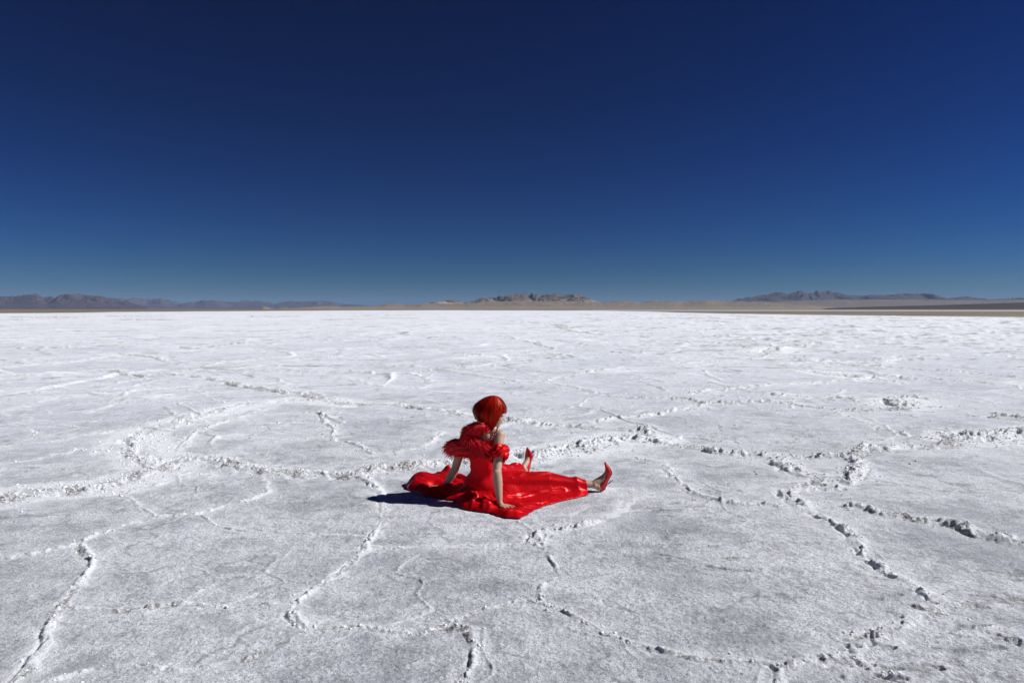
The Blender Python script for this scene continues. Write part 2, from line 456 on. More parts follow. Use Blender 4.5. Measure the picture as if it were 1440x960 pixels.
dom = np.clip(Rg, 2, 60)
WX = X + (vnoise(X / 0.16, Y / 0.16, 51) - .5) * 0.045 + (vnoise(X / (0.09 * dom), Y / (0.09 * dom), 53) - .5) * 0.016 * dom
WY = Y + (vnoise(X / 0.16, Y / 0.16, 52) - .5) * 0.045 + (vnoise(X / (0.09 * dom), Y / (0.09 * dom), 54) - .5) * 0.016 * dom
lump = plates(WX / 0.045, WY / 0.038, 61) * .60 + plates(WX / 0.10, WY / 0.085, 62) * .42 + .25 * vnoise(X / .022, Y / .022, 63)
NZ1 = fbm(X / 0.30, Y / 0.30, 66, 3)
NZ2 = fbm(X / (0.05 * dom + .2), Y / (0.05 * dom + .2), 67, 2)
NZ3 = fbm(X / 0.11, Y / 0.11, 68, 3)
PITN = fbm(X / (.006 * dom + .02), Y / (.006 * dom + .02), 69, 2)
RH = np.zeros_like(X)
nd = len(TH_D)
for (w, h, mud_shade, white, pts) in R_:
    g = [G(px, py) for px, py in pts]
    # local distance fields, kept per ridge so segments join smoothly
    best = {}
    rmin = min(p.length for p in g) ; rmax = max(p.length for p in g)
    pad = 6 * w + 0.02 * rmax + 0.05
    i0 = np.searchsorted(RAD, max(rmin - pad - 0.05 * rmin, 0.3)); i1 = np.searchsorted(RAD, rmax + pad)
    th = [math.atan2(p.x, p.y) for p in g]
    dt = pad / rmin
    j0 = np.searchsorted(TH_D, min(th) - dt); j1 = np.searchsorted(TH_D, max(th) + dt)
    i1 = min(i1 + 1, NR_); j1 = min(j1, nd)
    if i1 <= i0 or j1 <= j0: continue
    sx = WX[i0:i1, j0:j1]; sy = WY[i0:i1, j0:j1]
    D = np.full(sx.shape, 1e9); S = np.zeros(sx.shape)
    for a, b in zip(g[:-1], g[1:]):
        ex, ey = b.x - a.x, b.y - a.y; L2 = ex * ex + ey * ey
        tt = np.clip(((sx - a.x) * ex + (sy - a.y) * ey) / L2, 0, 1)
        dx = sx - a.x - tt * ex; dy = sy - a.y - tt * ey
        d = np.sqrt(dx * dx + dy * dy)
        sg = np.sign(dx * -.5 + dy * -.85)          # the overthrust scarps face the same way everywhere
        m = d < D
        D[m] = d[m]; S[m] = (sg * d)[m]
    we = np.maximum(w, SPC[i0:i1, j0:j1] * 0.55)
    far_k = float(np.clip((rmax - 7) / 12, 0, 1))
    h = h * (.95 + .15 * far_k); w = w * (.85 - .12 * far_k)
    along = np.clip(0.15 + 1.5 * NZ2[i0:i1, j0:j1], 0, 1.3)
    lp = np.minimum(lump[i0:i1, j0:j1], .85) * (.4 + .6 * FADE(.10)[i0:i1, j0:j1]); n3 = NZ3[i0:i1, j0:j1]
    wob = we * (0.65 + 0.9 * NZ1[i0:i1, j0:j1])
    crest = np.exp(-(D / (.72 * wob)) ** 2)
    apron = np.exp(-(D / (2.6 * wob)) ** 2)
    gap = sstep(0.30, 0.5, NZ2[i0:i1, j0:j1] * .5 + n3 * .5)
    hh = h * along * (crest * (0.08 + 0.95 * lp) * (.38 - .2 * far_k + (.62 + .2 * far_k) * gap) + 0.13 * apron)
    off = wob * 0.9
    groove = np.exp(-((S - off) / (0.32 * we)) ** 2) * sstep(0.42, 0.6, n3)
    hh = hh - groove * h * 0.45
    pit = crest * sstep(.52, .62, PITN[i0:i1, j0:j1])
    hh = hh * (1 - .95 * pit)
    cur = RH[i0:i1, j0:j1]
    RH[i0:i1, j0:j1] = np.where(np.abs(hh) > np.abs(cur), hh, cur)
    sa = np.clip((crest * (.75 + .6 * gap) + apron * 0.95 * np.clip(n3 * 2 - .5, 0, 1)) * white, 0, 1)
    if w >= .11 and white > .9: sa = np.maximum(sa, np.clip(1.25 * np.exp(-(D / (2.4 * wob)) ** 4), 0, 1)); sa = sa * (1 + .4 * (white >= 1))
    SALT[i0:i1, j0:j1] = np.maximum(SALT[i0:i1, j0:j1], sa)
    di = np.clip(1.3 * mud_shade * sstep(0.36, 0.56, NZ3[i0:i1, j0:j1]) * np.exp(-((S - off * .5) / (1.0 * wob)) ** 2) * sstep(.36, .55, NZ1[i0:i1, j0:j1] * .6 + NZ2[i0:i1, j0:j1] * .4) , 0, 1)
    MUD_SHADE[i0:i1, j0:j1] = np.maximum(MUD_SHADE[i0:i1, j0:j1], np.maximum(np.maximum(di, .75 * pit * min(1, mud_shade * 1.6 + .2)), (.25 + .75 * far_k) * min(1, mud_shade * 1.6) * np.exp(-((S - off * .9) / (.55 * we)) ** 2) * sstep(.42, .52, NZ1[i0:i1, j0:j1] * .5 + PITN[i0:i1, j0:j1] * .5)))  # mud, and ridge shade painted on the scarp side, strongest far out
Z += RH

# polygons of smaller pressure ridges over the rest of the plain
def poly_net(cell, w, h, r0, r1, white, seed, broken, mud_shade_amt=.5):
    global Z, SALT, MUD_SHADE
    ux = X / cell + 0.55 * (fbm(X / cell * 1.3, Y / cell * 1.3, seed, 3) - .5)
    uy = Y / cell + 0.55 * (fbm(X / cell * 1.3, Y / cell * 1.3, seed + 5, 3) - .5)
    a, b = worley(ux, uy, seed, 1.0)
    d = (b - a) * cell * 0.55
    we = np.maximum(w, SPC * 0.38)
    act = sstep(broken, broken + 0.16, fbm(X / cell * .9, Y / cell * .9, seed + 9, 2))
    act = act * sstep(r0, r0 * 1.5, Rg) * (1 - sstep(r1, r1 * 1.4, Rg))
    act = act * np.clip(1.6 * w / we + .35, 0, 1)
    c = np.exp(-(d / (we * (.6 + .8 * NZ1))) ** 2) * act
    Z += h * c * (0.2 + lump * FADE(.10) + .5 * (1 - FADE(.10))) * (0.3 + 1.3 * NZ2) * (.35 + .65 * FADE(.5))
    SALT = np.maximum(SALT, np.clip(c * 1.0 * white, 0, 1))
    MUD_SHADE = np.maximum(MUD_SHADE, mud_shade_amt * c ** 2 * sstep(.44, .60, fbm(X / (cell * .35), Y / (cell * .35), seed + 3, 3)))  # dark mud colour along net lines also stands in for ridge shadow
poly_net(.85, .010, .010, 1.2, 14, .55, 101, .47, .6)
poly_net(2.2, .026, .030, 6, 60, .9, 111, .36, .6)
poly_net(4.6, .075, .10, 12, 200, .9, 121, .30, .85)
poly_net(10.0, .22, .20, 30, 700, .6, 131, .34, 1.0)
poly_net(26.0, .4, .25, 90, 1500, .3, 137, .30, 1.0)

# right-hand part of the plain is rougher: short slits
rm = sstep(-.1, .5, np.sin(Tg)) * sstep(16, 40, Rg) * (1 - sstep(160, 260, Rg))
Z += rm * 0.11 * sstep(.60, .78, fbm(X / 1.6, Y / .9, 141, 3))
# small knocked-up chips and slits scattered over the near right
sl = fbm(X / .22 + Y / .5, Y / .07 - X / .9, 143, 3)
slm = sstep(.5, .62, fbm(X / .9, Y / .9, 144, 3)) * sstep(.2, 1.4, X) * sstep(9, 6, Rg)
slit = sstep(.60, .68, sl) * slm
Z -= slit * .014 * FADE(.03)
Z += sstep(.50, .60, sl) * (1 - slit) * slm * .008 * FADE(.03)
MUD_SHADE = np.maximum(MUD_SHADE, slit * .55)
# scarp shade painted as dark dashes, long and thin, towards the far edge on the right
fs = fbm(X / 5.0, Y / 2.0 + X / 8, 145, 4)
fs2 = fbm(X / 2.0 + 40, Y / 1.1 + X / 5, 147, 4)
ln = np.clip(1 - np.abs(fs - .5) / np.clip(.016 + SPC * .018, .016, .07), 0, 1) * sstep(.43, .55, fbm(X / 4, Y / 4, 146, 3))
ln = ln * sstep(14, 24, Rg) * (1 - sstep(220, 330, Rg)) * (.35 + .65 * sstep(-.2, .4, np.sin(Tg)))
ln2 = np.clip(1 - np.abs(fs2 - .5) / np.clip(.02 + SPC * .03, .02, .10), 0, 1) * sstep(.45, .56, fbm(X / 3, Y / 3, 148, 3)) * sstep(7, 11, Rg) * (1 - sstep(50, 80, Rg))
SALT = np.maximum(SALT, np.maximum(ln2 * .8, sstep(.2, .5, ln) * .0)); Z += ln2 * .022 * (.3 + lump * FADE(.10))
MUD_SHADE = np.maximum(MUD_SHADE, ln2 * .8 * sstep(.52, .60, NZ3) * (.4 + .6 * sstep(-.1, .3, np.sin(Tg))))
MUD_SHADE = np.maximum(MUD_SHADE, ln * 1.0); Z += ln * .05

Z[:, nd:] *= 1.0
# edge of the salt: distance where bare soil begins, and a white tongue beyond it on the right
pxa = 720 + 960 * np.tan(np.clip(Tg, -1.2, 1.2))
edge_y = np.interp(pxa, [-400, 0, 60, 160, 330, 500, 620, 820, 900, 1000, 1150, 1300, 1440, 1900],
                        [440, 439.6, 439.4, 438.4, 437.3, 436.4, 436.2, 436.6, 437.8, 440.2, 442.3, 443.4, 444.2, 445])
edge_r = CAM_H * FPX / (edge_y - HORIZON)
wob = 1 + 0.22 * (fbm(X / 25, Y / 60, 151, 4) - .5)
SOIL = sstep(0.94, 1.10, Rg / edge_r * wob)
t0 = CAM_H * FPX / (436.9 - HORIZON); t1 = CAM_H * FPX / (435.9 - HORIZON)
tong = sstep(t0 * .95, t0 * 1.1, Rg) * (1 - sstep(t1 * .85, t1 * 1.2, Rg)) * sstep(790, 860, pxa)
SOIL = SOIL * (1 - .6 * tong)
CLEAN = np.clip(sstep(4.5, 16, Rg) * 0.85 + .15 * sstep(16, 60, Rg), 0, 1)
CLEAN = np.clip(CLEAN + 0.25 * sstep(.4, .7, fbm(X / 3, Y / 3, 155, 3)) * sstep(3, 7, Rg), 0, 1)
Z *= (1 - .8 * SOIL)
# keep the crust flat under the figure
fx = sstep(1.25, .95, np.abs(X + .05) ) * sstep(.85, .6, np.abs(Y - 5.85))
Z = Z * (1 - .75 * fx) - 0.006 * fx

verts = np.stack([X, Y, Z], -1).reshape(-1, 3)
faces = grid_faces(NR_, NTH, wrap=True)[:, ::-1]
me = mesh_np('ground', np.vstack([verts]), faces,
             {'salt': SALT, 'mud_shade': MUD_SHADE, 'soil': SOIL, 'clean': CLEAN})
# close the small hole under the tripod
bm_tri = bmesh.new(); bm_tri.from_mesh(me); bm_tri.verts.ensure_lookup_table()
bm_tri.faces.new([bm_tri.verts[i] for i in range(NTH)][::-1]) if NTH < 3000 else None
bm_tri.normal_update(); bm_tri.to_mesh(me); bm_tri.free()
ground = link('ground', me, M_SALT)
ground['kind'] = 'structure'
ground['label'] = 'white cracked salt flat with raised crusty ridges'

# ------------------------------------------------------------------ loose salt crumbs along the ridges
def ico(sub=1):
    bm = bmesh.new(); bmesh.ops.create_icosphere(bm, subdivisions=sub, radius=1.0)
    v = np.array([p.co[:] for p in bm.verts]); f = np.array([[q.index for q in p.verts] for p in bm.faces]); bm.free()
    return v, f
def crumbs():
    v0, f0 = ico(1)
    near = (Rg < 26) & (np.abs(Tg) < 0.82) & (Rg > 2.3) & (fx < .3)
    area = Rg * SPC
    wgt = (SALT * 1.0 + MUD_SHADE * 1.2 + 0.004 * sstep(.45, .75, NZ1)) * np.clip(np.abs(RH) * 60 + .12, 0, 1.6) * area * near / np.clip(Rg, 2.5, 30) ** 0.9
    wgt = wgt.ravel() / wgt.sum()
    n = 20000
    idx = rng.choice(wgt.size, n, p=wgt)
    px = X.ravel()[idx] + rng.normal(0, .006, n); py = Y.ravel()[idx] + rng.normal(0, .006, n); pz = Z.ravel()[idx]
    rad = Rg.ravel()[idx]
    s = 0.0022 + 0.0085 * rng.random(n) ** 3.0
    s *= np.clip(rad / 6.0, .9, 1.35)
    ang = rng.random(n) * 6.283
    sh = 1 + .38 * (rng.random((n, len(v0))) - .5) * 2
    sx = s * (.8 + .9 * rng.random(n)); sy = s * (.7 + .5 * rng.random(n)); sz = s * (.4 + .45 * rng.random(n))
    vx = v0[None, :, 0] * sh * sx[:, None]; vy = v0[None, :, 1] * sh * sy[:, None]; vz = v0[None, :, 2] * sh * sz[:, None]
    c, q = np.cos(ang)[:, None], np.sin(ang)[:, None]
    V = np.stack([vx * c - vy * q + px[:, None], vx * q + vy * c + py[:, None], vz + pz[:, None] + .25 * sz[:, None]], -1).reshape(-1, 3)
    # drop the underside: 12 of the 42 vertices never show, keep the cheap icosahedron
    F = (f0[None] + (np.arange(n) * len(v0))[:, None, None]).reshape(-1, 3)
    o = link('salt_crumbs', mesh_np('salt_crumbs', V, F), M_CRUMB, smooth=False)
    o['kind'] = 'stuff'; o['label'] = 'loose white salt crumbs lying along the ridges of the crust'
    o['category'] = 'salt crumbs'
crumbs()

# ------------------------------------------------------------------ mountains
def rock_material(name, dark, light, fan, lo, hi, fan_h):
    t = NT(name)
    g = t.n('ShaderNodeNewGeometry'); sep = t.n('ShaderNodeSeparateXYZ'); t.l(g.outputs['Position'], sep.inputs[0])
    v = g.outputs['Position']
    n1 = t.noise(v, 0.004, 8, 0.65); n2 = t.noise(v, 0.02, 6, 0.6)
    rock = t.mix(t.ramp(n2, .38, .62), dark, light)
    hgt = t.math('ADD', t.math('DIVIDE', sep.outputs['Z'], fan_h), t.math('MULTIPLY', t.math('SUBTRACT', n1, .5), 2.6))
    base = t.mix(t.ramp(hgt, lo, hi), fan, rock)
    t.l(base, t.p.inputs['Base Color']); t.setp(Roughness=.95)
    t.p.inputs['Specular IOR Level'].default_value = 0.1
    t.l(t.bump(n2, 1.0, 14.0), t.p.inputs['Normal'])
    return t.m

def mountain(name, sil, dist, depth, mat, label, base_y=436.0, seed=0, carve=.75, foot=.55, ncol=None, jag=.10):
    xs = np.array([p[0] for p in sil], float); ys = np.array([p[1] for p in sil], float)
    nc = ncol or int((xs[-1] - xs[0]) * 1.6); nr = 80
    px = np.linspace(xs[0], xs[-1], nc); py = np.interp(px, xs, ys)
    v = np.linspace(0, 1, nr)[:, None]
    Yd = dist + depth * (v - foot)                    # crest stands at v = foot
    Xw = (px[None] - 720) / FPX * (dist + (Yd - dist) * 1.0)
    crest = (HORIZON - py) / FPX * dist + CAM_H
    crest = crest[None] * np.ones_like(Yd)
    edge = sstep(0, 14, px - xs[0]) * sstep(0, 14, xs[-1] - px)
    pr = np.where(v < foot, (v / foot), 1 - (v - foot) / (1 - foot))
    s = depth / 4.5
    Xq = Xw + (fbm(Xw / s, Yd / s, seed + 90, 3) - .5) * s * 1.3 + (Yd - dist) * .4
    Yq = Yd + (fbm(Xw / s, Yd / s, seed + 95, 3) - .5) * s * 1.3
    a = fbm(Xq / s, Yq / s, seed, 6, .52); rdg = np.clip(1 - np.abs(2 * a - 1) * 2.6, -.2, 1)
    big = fbm(Xw / (s * 1.3) + 3, Yd / (s * .8), seed + 51, 3)
    fine = fbm(Xq / (s * .10), Yq / (s * .10), seed + 77, 3) - .5
    prof = pr ** 1.35
    zz = crest * prof * ((1 - carve * .7) + carve * .7 * rdg) * (.55 + .9 * big) + crest * prof * jag * 1.5 * fine
    # raise each column so that its own crest meets the surveyed skyline
    ratio = crest.max(axis=0) / np.maximum(zz.max(axis=0), crest.max(axis=0) * .35 + 1)
    ker = np.hanning(41); ker /= ker.sum()
    ratio = np.convolve(np.pad(ratio, 20, mode='edge'), ker, mode='valid')
    zz = zz * ratio[None]
    zz = np.maximum(zz * edge[None], 0) - 0.5 - 6 * (1 - pr) ** 6
    V = np.stack([Xw, Yd * np.ones_like(Xw), zz], -1).reshape(-1, 3)
    o = link(name, mesh_np(name, V, grid_faces(nr, nc)), mat)
    o['kind'] = 'structure'; o['label'] = label
    return o

M_FAR = rock_material('far_rock', (0.055, 0.045, 0.055, 1), (0.11, 0.088, 0.095, 1), (0.085, 0.07, 0.075, 1), .2, .5, 60.0)
M_FAR2 = rock_material('hazy_rock', (0.07, 0.058, 0.065, 1), (0.13, 0.105, 0.11, 1), (0.10, 0.085, 0.09, 1), .2, .5, 80.0)
M_MID = rock_material('brown_rock', (0.075, 0.058, 0.052, 1), (0.20, 0.155, 0.125, 1), (0.37, 0.30, 0.215, 1), .60, 1.2, 115.0)
M_TAN = rock_material('tan_hill', (0.17, 0.135, 0.105, 1), (0.27, 0.22, 0.165, 1), (0.26, 0.215, 0.16, 1), .4, .9, 40.0)
M_PLAIN = rock_material('grey_plain', (0.155, 0.125, 0.105, 1), (0.20, 0.165, 0.14, 1), (0.19, 0.155, 0.13, 1), .4, .9, 60.0)
M_SCRUB = rock_material('dark_scrub', (0.04, 0.034, 0.026, 1), (0.07, 0.055, 0.042, 1), (0.06, 0.05, 0.04, 1), .4, .9, 20.0)

mountain('mountain_range', [(-420,424),(-300,414),(-200,418),(-120,412),(-60,417),(0,416.7),(20,416.7),(43,414),(53,413.3),(63,418.3),(77,417.3),(97,414),(117,414.3),(143,416.7),(167,420.7),(187,426),(207,431.7),(224,435.5)],
         11000, 3000, M_FAR, 'dark purple mountain range at the left edge of the salt flat', seed=3, carve=.5, jag=.05)
mountain('mountain_range', [(120,428),(147,420.7),(167,420),(187,419.3),(207,420.7),(227,419.3),(240,422.7),(253,426),(273,425),(290,422),(307,422.7),(327,425),(347,422.7),(367,423.3),(387,426.7),(407,423.3),(427,424),(447,422.7),(467,424),(480,427.5),(500,428),(525,430.5),(560,434)],
         19000, 4000, M_FAR2, 'pale hazy mountain range, farthest away, left of centre', seed=13, carve=.5, jag=.05)
mountain('desert_hill', [(355,435.6),(363,433),(372,430.8),(380,433),(390,434.6),(398,432.4),(404,431.3),(412,434),(420,435.6)],
         6500, 700, M_TAN, 'two tiny brown knolls before the hazy left range', seed=17)
mountain('desert_hill', [(380,435.5),(400,434),(433,431.7),(467,430),(480,431.5),(513,430.7),(533,429.3),(543,427.2),(557,427.2),(570,428.6),(593,427),(610,427),(650,427),(700,424),(760,423),(820,424.5),(850,425),(867,422.7),(887,423.3),(900,425),(920,422.7),(940,423.3),(960,424),(995,421.5),(1020,423),(1060,424),(1100,426),(1140,429),(1180,432),(1220,435)],
         8200, 2600, M_TAN, 'long low tan foothills along the horizon at centre', seed=23, carve=.25, foot=.8, jag=.02)
mountain('mountain_range', [(585,432),(593,427.5),(610,425),(627,422.7),(640,421.7),(653,425),(667,422.7),(677,419.3),(693,418.3),(703,417.3),(717,414),(733,412.7),(747,413.3),(763,415),(780,412.7),(793,415),(807,413.3),(820,416.7),(833,422.3),(850,425.5),(865,429)],
         9400, 2600, M_MID, 'brown rocky mountain with pale sand slopes at centre', seed=29, carve=.75, foot=.7, ncol=560, jag=.07)
mountain('mountain_range', [(1000,428),(1027,422.7),(1040,420),(1057,417.3),(1077,414),(1093,410.7),(1107,413.3),(1123,410),(1137,412),(1150,409.3),(1163,409.3),(1177,411.7),(1193,415),(1210,416),(1227,414.7),(1243,415),(1267,413.3),(1287,412.7),(1307,412.7),(1320,416.7),(1330,419.3),(1343,418),(1360,416.7),(1373,419.3),(1390,420.7),(1440,418.3),(1560,412),(1700,416),(1860,422)],
         13000, 3400, M_FAR, 'purple grey mountain range on the right horizon', seed=37, carve=.5, jag=.05)
mountain('desert_plain', [(980,434),(1040,430),(1100,424),(1180,421.8),(1280,421.5),(1380,422),(1500,421),(1900,421)],
         10500, 4200, M_PLAIN, 'grey gravel slope rising to the right range', seed=41, carve=.08, foot=.9, jag=.01)
mountain('desert_plain', [(1150,433.5),(1230,431),(1313,429),(1380,427),(1440,425),(1600,422),(1900,419)],
         5200, 1600, M_SCRUB, 'dark scrub covered slope at the far right', seed=43, carve=.1, foot=.85, jag=.03)

# ------------------------------------------------------------------ haze
def haze():
    bm = bmesh.new(); bmesh.ops.create_cube(bm, size=1.0)
    for v in bm.verts:
        v.co.x *= 92000; v.co.y *= 92000; v.co.z = -8.0 if v.co.z < 0 else 620.0
    me = bpy.data.meshes.new('haze'); bm.to_mesh(me); bm.free()
    m = bpy.data.materials.new('haze'); m.use_nodes = True; nt = m.node_tree; nt.nodes.clear()
    out = nt.nodes.new('ShaderNodeOutputMaterial'); pv = nt.nodes.new('ShaderNodeVolumePrincipled')
    pv.inputs['Color'].default_value = (0.40, 0.60, 0.95, 1)
    pv.inputs['Density'].default_value = 2.4e-5
    pv.inputs['Anisotropy'].default_value = 0.0
    nt.links.new(pv.outputs[0], out.inputs['Volume'])
    o = link('haze', me, m, smooth=False); o['kind'] = 'stuff'; o['label'] = 'thin blue desert haze over the plain'
    o['category'] = 'haze'
USE_HAZE = True
if USE_HAZE: haze()
#PERSON#

# ================================================================== the woman in red
def basic(name, col, rough=.5, spec=.5, sub=0.0, bump=None):
    t = NT(name); t.setp(Roughness=rough)
    t.p.inputs['Base Color'].default_value = (*col, 1)
    t.p.inputs['Specular IOR Level'].default_value = spec
    if sub: 
        t.p.inputs['Subsurface Weight'].default_value = sub
        t.p.inputs['Subsurface Radius'].default_value = (.012, .005, .003)
        t.p.inputs['Subsurface Scale'].default_value = .5
    if bump:
        t.l(t.bump(t.noise(t.coord(bump[3] if len(bump) > 3 else (1, 1, 1)), bump[0], 4, .6), bump[1], bump[2]), t.p.inputs['Normal'])
    return t

def satin():
    t = basic('red_satin', (0.62, 0.006, 0.012), .30, .6)
    v = t.coord()
    c = t.mix(t.noise(v, 9, 3), (0.46, .003, .009, 1), (0.64, .006, .010, 1))
    t.l(c, t.p.inputs['Base Color'])
    t.p.inputs['Specular Tint'].default_value = (1.0, .16, .12, 1)
    t.p.inputs['Metallic'].default_value = .25
    b = t.bump(t.noise(t.coord((4, 13, 7)), 1.0, 2, .45, 1.2), .22, .03)
    t.l(b, t.p.inputs['Normal'])
    return t.m
M_SATIN = satin()
M_BODICE = basic('red_crepe', (0.68, 0.004, 0.012), .6, .12, 0, (26, .35, .012)).m
M_SKIN = basic('skin', (0.44, 0.285, 0.205), .48, .35, .12, (60, .08, .004)).m
M_LEATHER = basic('red_shoe_suede', (0.55, 0.006, 0.012), .35, .5).m
M_SOLE = basic('shoe_sole', (0.50, 0.008, 0.012), .4, .5).m
M_METAL = basic('heel_metal', (0.10, 0.02, 0.02), .25, .8).m
M_FURN = basic('red_plume', (0.60, 0.005, 0.016), .6, .3)
M_FURN.l(M_FURN.mix(M_FURN.attr('tone'), (0.38, .002, .010, 1), (0.85, .009, .022, 1)), M_FURN.p.inputs['Base Color'])
M_FUR = M_FURN.m
M_HAIRM = basic('red_hair', (0.42, 0.016, 0.008), .40, .45)
_c = M_HAIRM.mix(M_HAIRM.ramp(M_HAIRM.attr('tone'), .2, .9), (0.04, .0010, .002, 1), (0.48, .011, .004, 1))
M_HAIRM.p.inputs['Specular Tint'].default_value = (1, .22, .10, 1)
M_HAIRM.l(_c, M_HAIRM.p.inputs['Base Color']); M_HAIR = M_HAIRM.m
M_DARK = basic('lash', (0.02, 0.01, 0.012), .5).m
M_LIP = basic('lip', (0.35, 0.02, 0.03), .35).m
M_BEAD = basic('strap_beads', (0.22, 0.006, 0.012), .25, .8).m
M_GEM = basic('bright_bead', (0.8, 0.7, 0.7), .15, 1.0).m

person = bpy.data.objects.new('person', None)
scene.collection.objects.link(person)
PB = Vector((-0.23, 5.85, 0.0))
person.location = PB
person['label'] = 'red haired person in red satin gown sitting on the salt, leaning back on hands'
person['category'] = 'person'
INV = Matrix.Translation(-PB)

def own(o, parent=person, base=PB):
    """vertices were written in world space: keep them there under the parent at base"""
    o.data.transform(Matrix.Translation(-base)); o.parent = parent
    return o

F = Vector((0.55, 0.83, 0)).normalized(); Rt = Vector((F.y, -F.x, 0)); UP = Vector((0, 0, 1))

# ---- capsule and ellipsoid builders
SPH_V, SPH_F = None, None
def sph():
    global SPH_V, SPH_F
    if SPH_V is None:
        bm = bmesh.new(); bmesh.ops.create_icosphere(bm, subdivisions=3, radius=1.0)
        SPH_V = [v.co.copy() for v in bm.verts]; SPH_F = [[q.index for q in f.verts] for f in bm.faces]; bm.free()
    return SPH_V, SPH_F
class Blob:
    def __init__(s): s.v = []; s.f = []
    def ell(s, c, ax, ay, az, r):
        V, Fc = sph(); o = len(s.v)
        for p in V: s.v.append(c + ax * (p.x * r[0]) + ay * (p.y * r[1]) + az * (p.z * r[2]))
        s.f += [[i + o for i in f] for f in Fc]
    def ball(s, c, r): s.ell(c, Vector((1, 0, 0)), Vector((0, 1, 0)), UP, (r, r, r))
    def cap(s, a, b, ra, rb, n=20):
        d = (b - a); L = d.length; d = d / L
        x = d.orthogonal().normalized(); y = d.cross(x)
        s.ball(a, ra); s.ball(b, rb); o = len(s.v)
        for c, r in ((a, ra), (b, rb)):
            for k in range(n):
                t = k / n * 2 * math.pi; s.v.append(c + (x * math.cos(t) + y * math.sin(t)) * r)
        for k in range(n): s.f.append([o + k, o + (k + 1) % n, o + n + (k + 1) % n, o + n + k])
        s.f.append([o + k for k in range(n)][::-1]); s.f.append([o + n + k for k in range(n)])
    def chain(s, pts, rad):
        for i in range(len(pts) - 1): s.cap(pts[i], pts[i + 1], rad[i], rad[i + 1])
    def mesh(s, name, voxel=.004, smooth=4):
        me = bpy.data.meshes.new(name); me.from_pydata([v[:] for v in s.v], [], s.f); me.update()
        o = bpy.data.objects.new('tmp', me); scene.collection.objects.link(o)
        m = o.modifiers.new('r', 'REMESH'); m.mode = 'VOXEL'; m.voxel_size = voxel
        m2 = o.modifiers.new('s', 'SMOOTH'); m2.iterations = smooth; m2.factor = .5
        dg = bpy.context.evaluated_depsgraph_get(); dg.update()
        out = bpy.data.meshes.new_from_object(o.evaluated_get(dg)); out.name = name
        bpy.data.objects.remove(o)
        return out

# ---- joints
pelvis = Vector((-0.23, 5.85, .115))
lumbar = Vector((-0.245, 5.815, .26))
chest = Vector((-0.262, 5.785, .42))
mid = Vector((-0.255, 5.775, .545))
sh_r = mid + Rt * .180 + Vector((0, 0, -.002)); sh_l = mid - Rt * .165 + Vector((0, 0, .0))
el_r = P(699, 664, 5.50); wr_r = P(702.5, 707, 5.43)
el_l = P(640, 659, 5.93); wr_l = P(624, 687, 5.95)
B = Blob()
B.ell(pelvis, Rt, F, UP, (.165, .125, .11))
B.ell(lumbar, Rt, F, UP, (.118, .088, .13))
B.ell(chest, Rt, F, UP, (.145, .098, .15))
B.ell(mid + UP * -.04, Rt, F, UP, (.155, .075, .062))
B.ell(mid + Rt * .075 - F * .05 - UP * .06, Rt, F, UP, (.065, .035, .085))      # shoulder blades
B.ell(mid - Rt * .075 - F * .05 - UP * .06, Rt, F, UP, (.065, .035, .085))
B.ell(chest + F * .07 + Rt * .07, Rt, F, UP, (.06, .06, .06)); B.ell(chest + F * .07 - Rt * .07, Rt, F, UP, (.06, .06, .06))
for sh in (sh_r, sh_l): B.ball(sh, .048)
B.cap(mid + Rt * .05 + UP * .015, sh_r + UP * -.002, .045, .044); B.cap(mid - Rt * .05 + UP * .015, sh_l, .045, .044)
# arms
for sh, el, wr in ((sh_r, el_r, wr_r), (sh_l, el_l, wr_l)):
    m1 = sh.lerp(el, .45); B.chain([sh, m1, el], [.046, .041, .034])
    m2 = el.lerp(wr, .28); B.chain([el, m2, wr], [.036, .039, .024])
    B.ball(el - F * .012, .030)
def hand(wr, fwd, side, spread=1.0, curl=.0):
    """palm on the ground; fwd = direction of the fingers, side = direction of the thumb"""
    fwd = fwd.normalized(); side = (side - fwd * side.dot(fwd)).normalized()
    palm0 = Vector((wr.x, wr.y, .030)) + fwd * .018
    pc = palm0 + fwd * .038; pc.z = .024
    B.cap(wr, palm0, .024, .023)
    B.ell(pc, fwd, side, UP, (.050, .041, .017))
    for k, (off, L, r, ang) in enumerate(((.031, .072, .0088, 14), (.011, .080, .0090, 3), (-.011, .074, .0086, -7), (-.031, .058, .0078, -19))):
        d = (fwd * math.cos(math.radians(ang * spread)) + side * math.sin(math.radians(ang * spread)))
        a = palm0 + fwd * .068 + side * off; a.z = .028
        b = a + d * L * .42; b.z = .029
        c = b + d * L * .32; c.z = .020
        e = c + d * L * .26; e.z = .0105
        B.chain([a - fwd * .02, a, b, c, e], [r * 1.15, r * 1.12, r, r * .93, r * .8])
    a = palm0 + fwd * .010 + side * .028; a.z = .022
    d = (fwd * .62 + side * .78)
    b = a + d * .036; b.z = .019; c = b + (fwd * .85 + side * .5) * .030; c.z = .013
    B.chain([a, b, c], [.014, .011, .0085])
hand(wr_r, Vector((.70, -.71, 0)), Vector((.71, .70, 0)), 1.4)
hand(wr_l, Vector((-.93, .10, 0)), Vector((-.1, 1, 0)), 1.2)
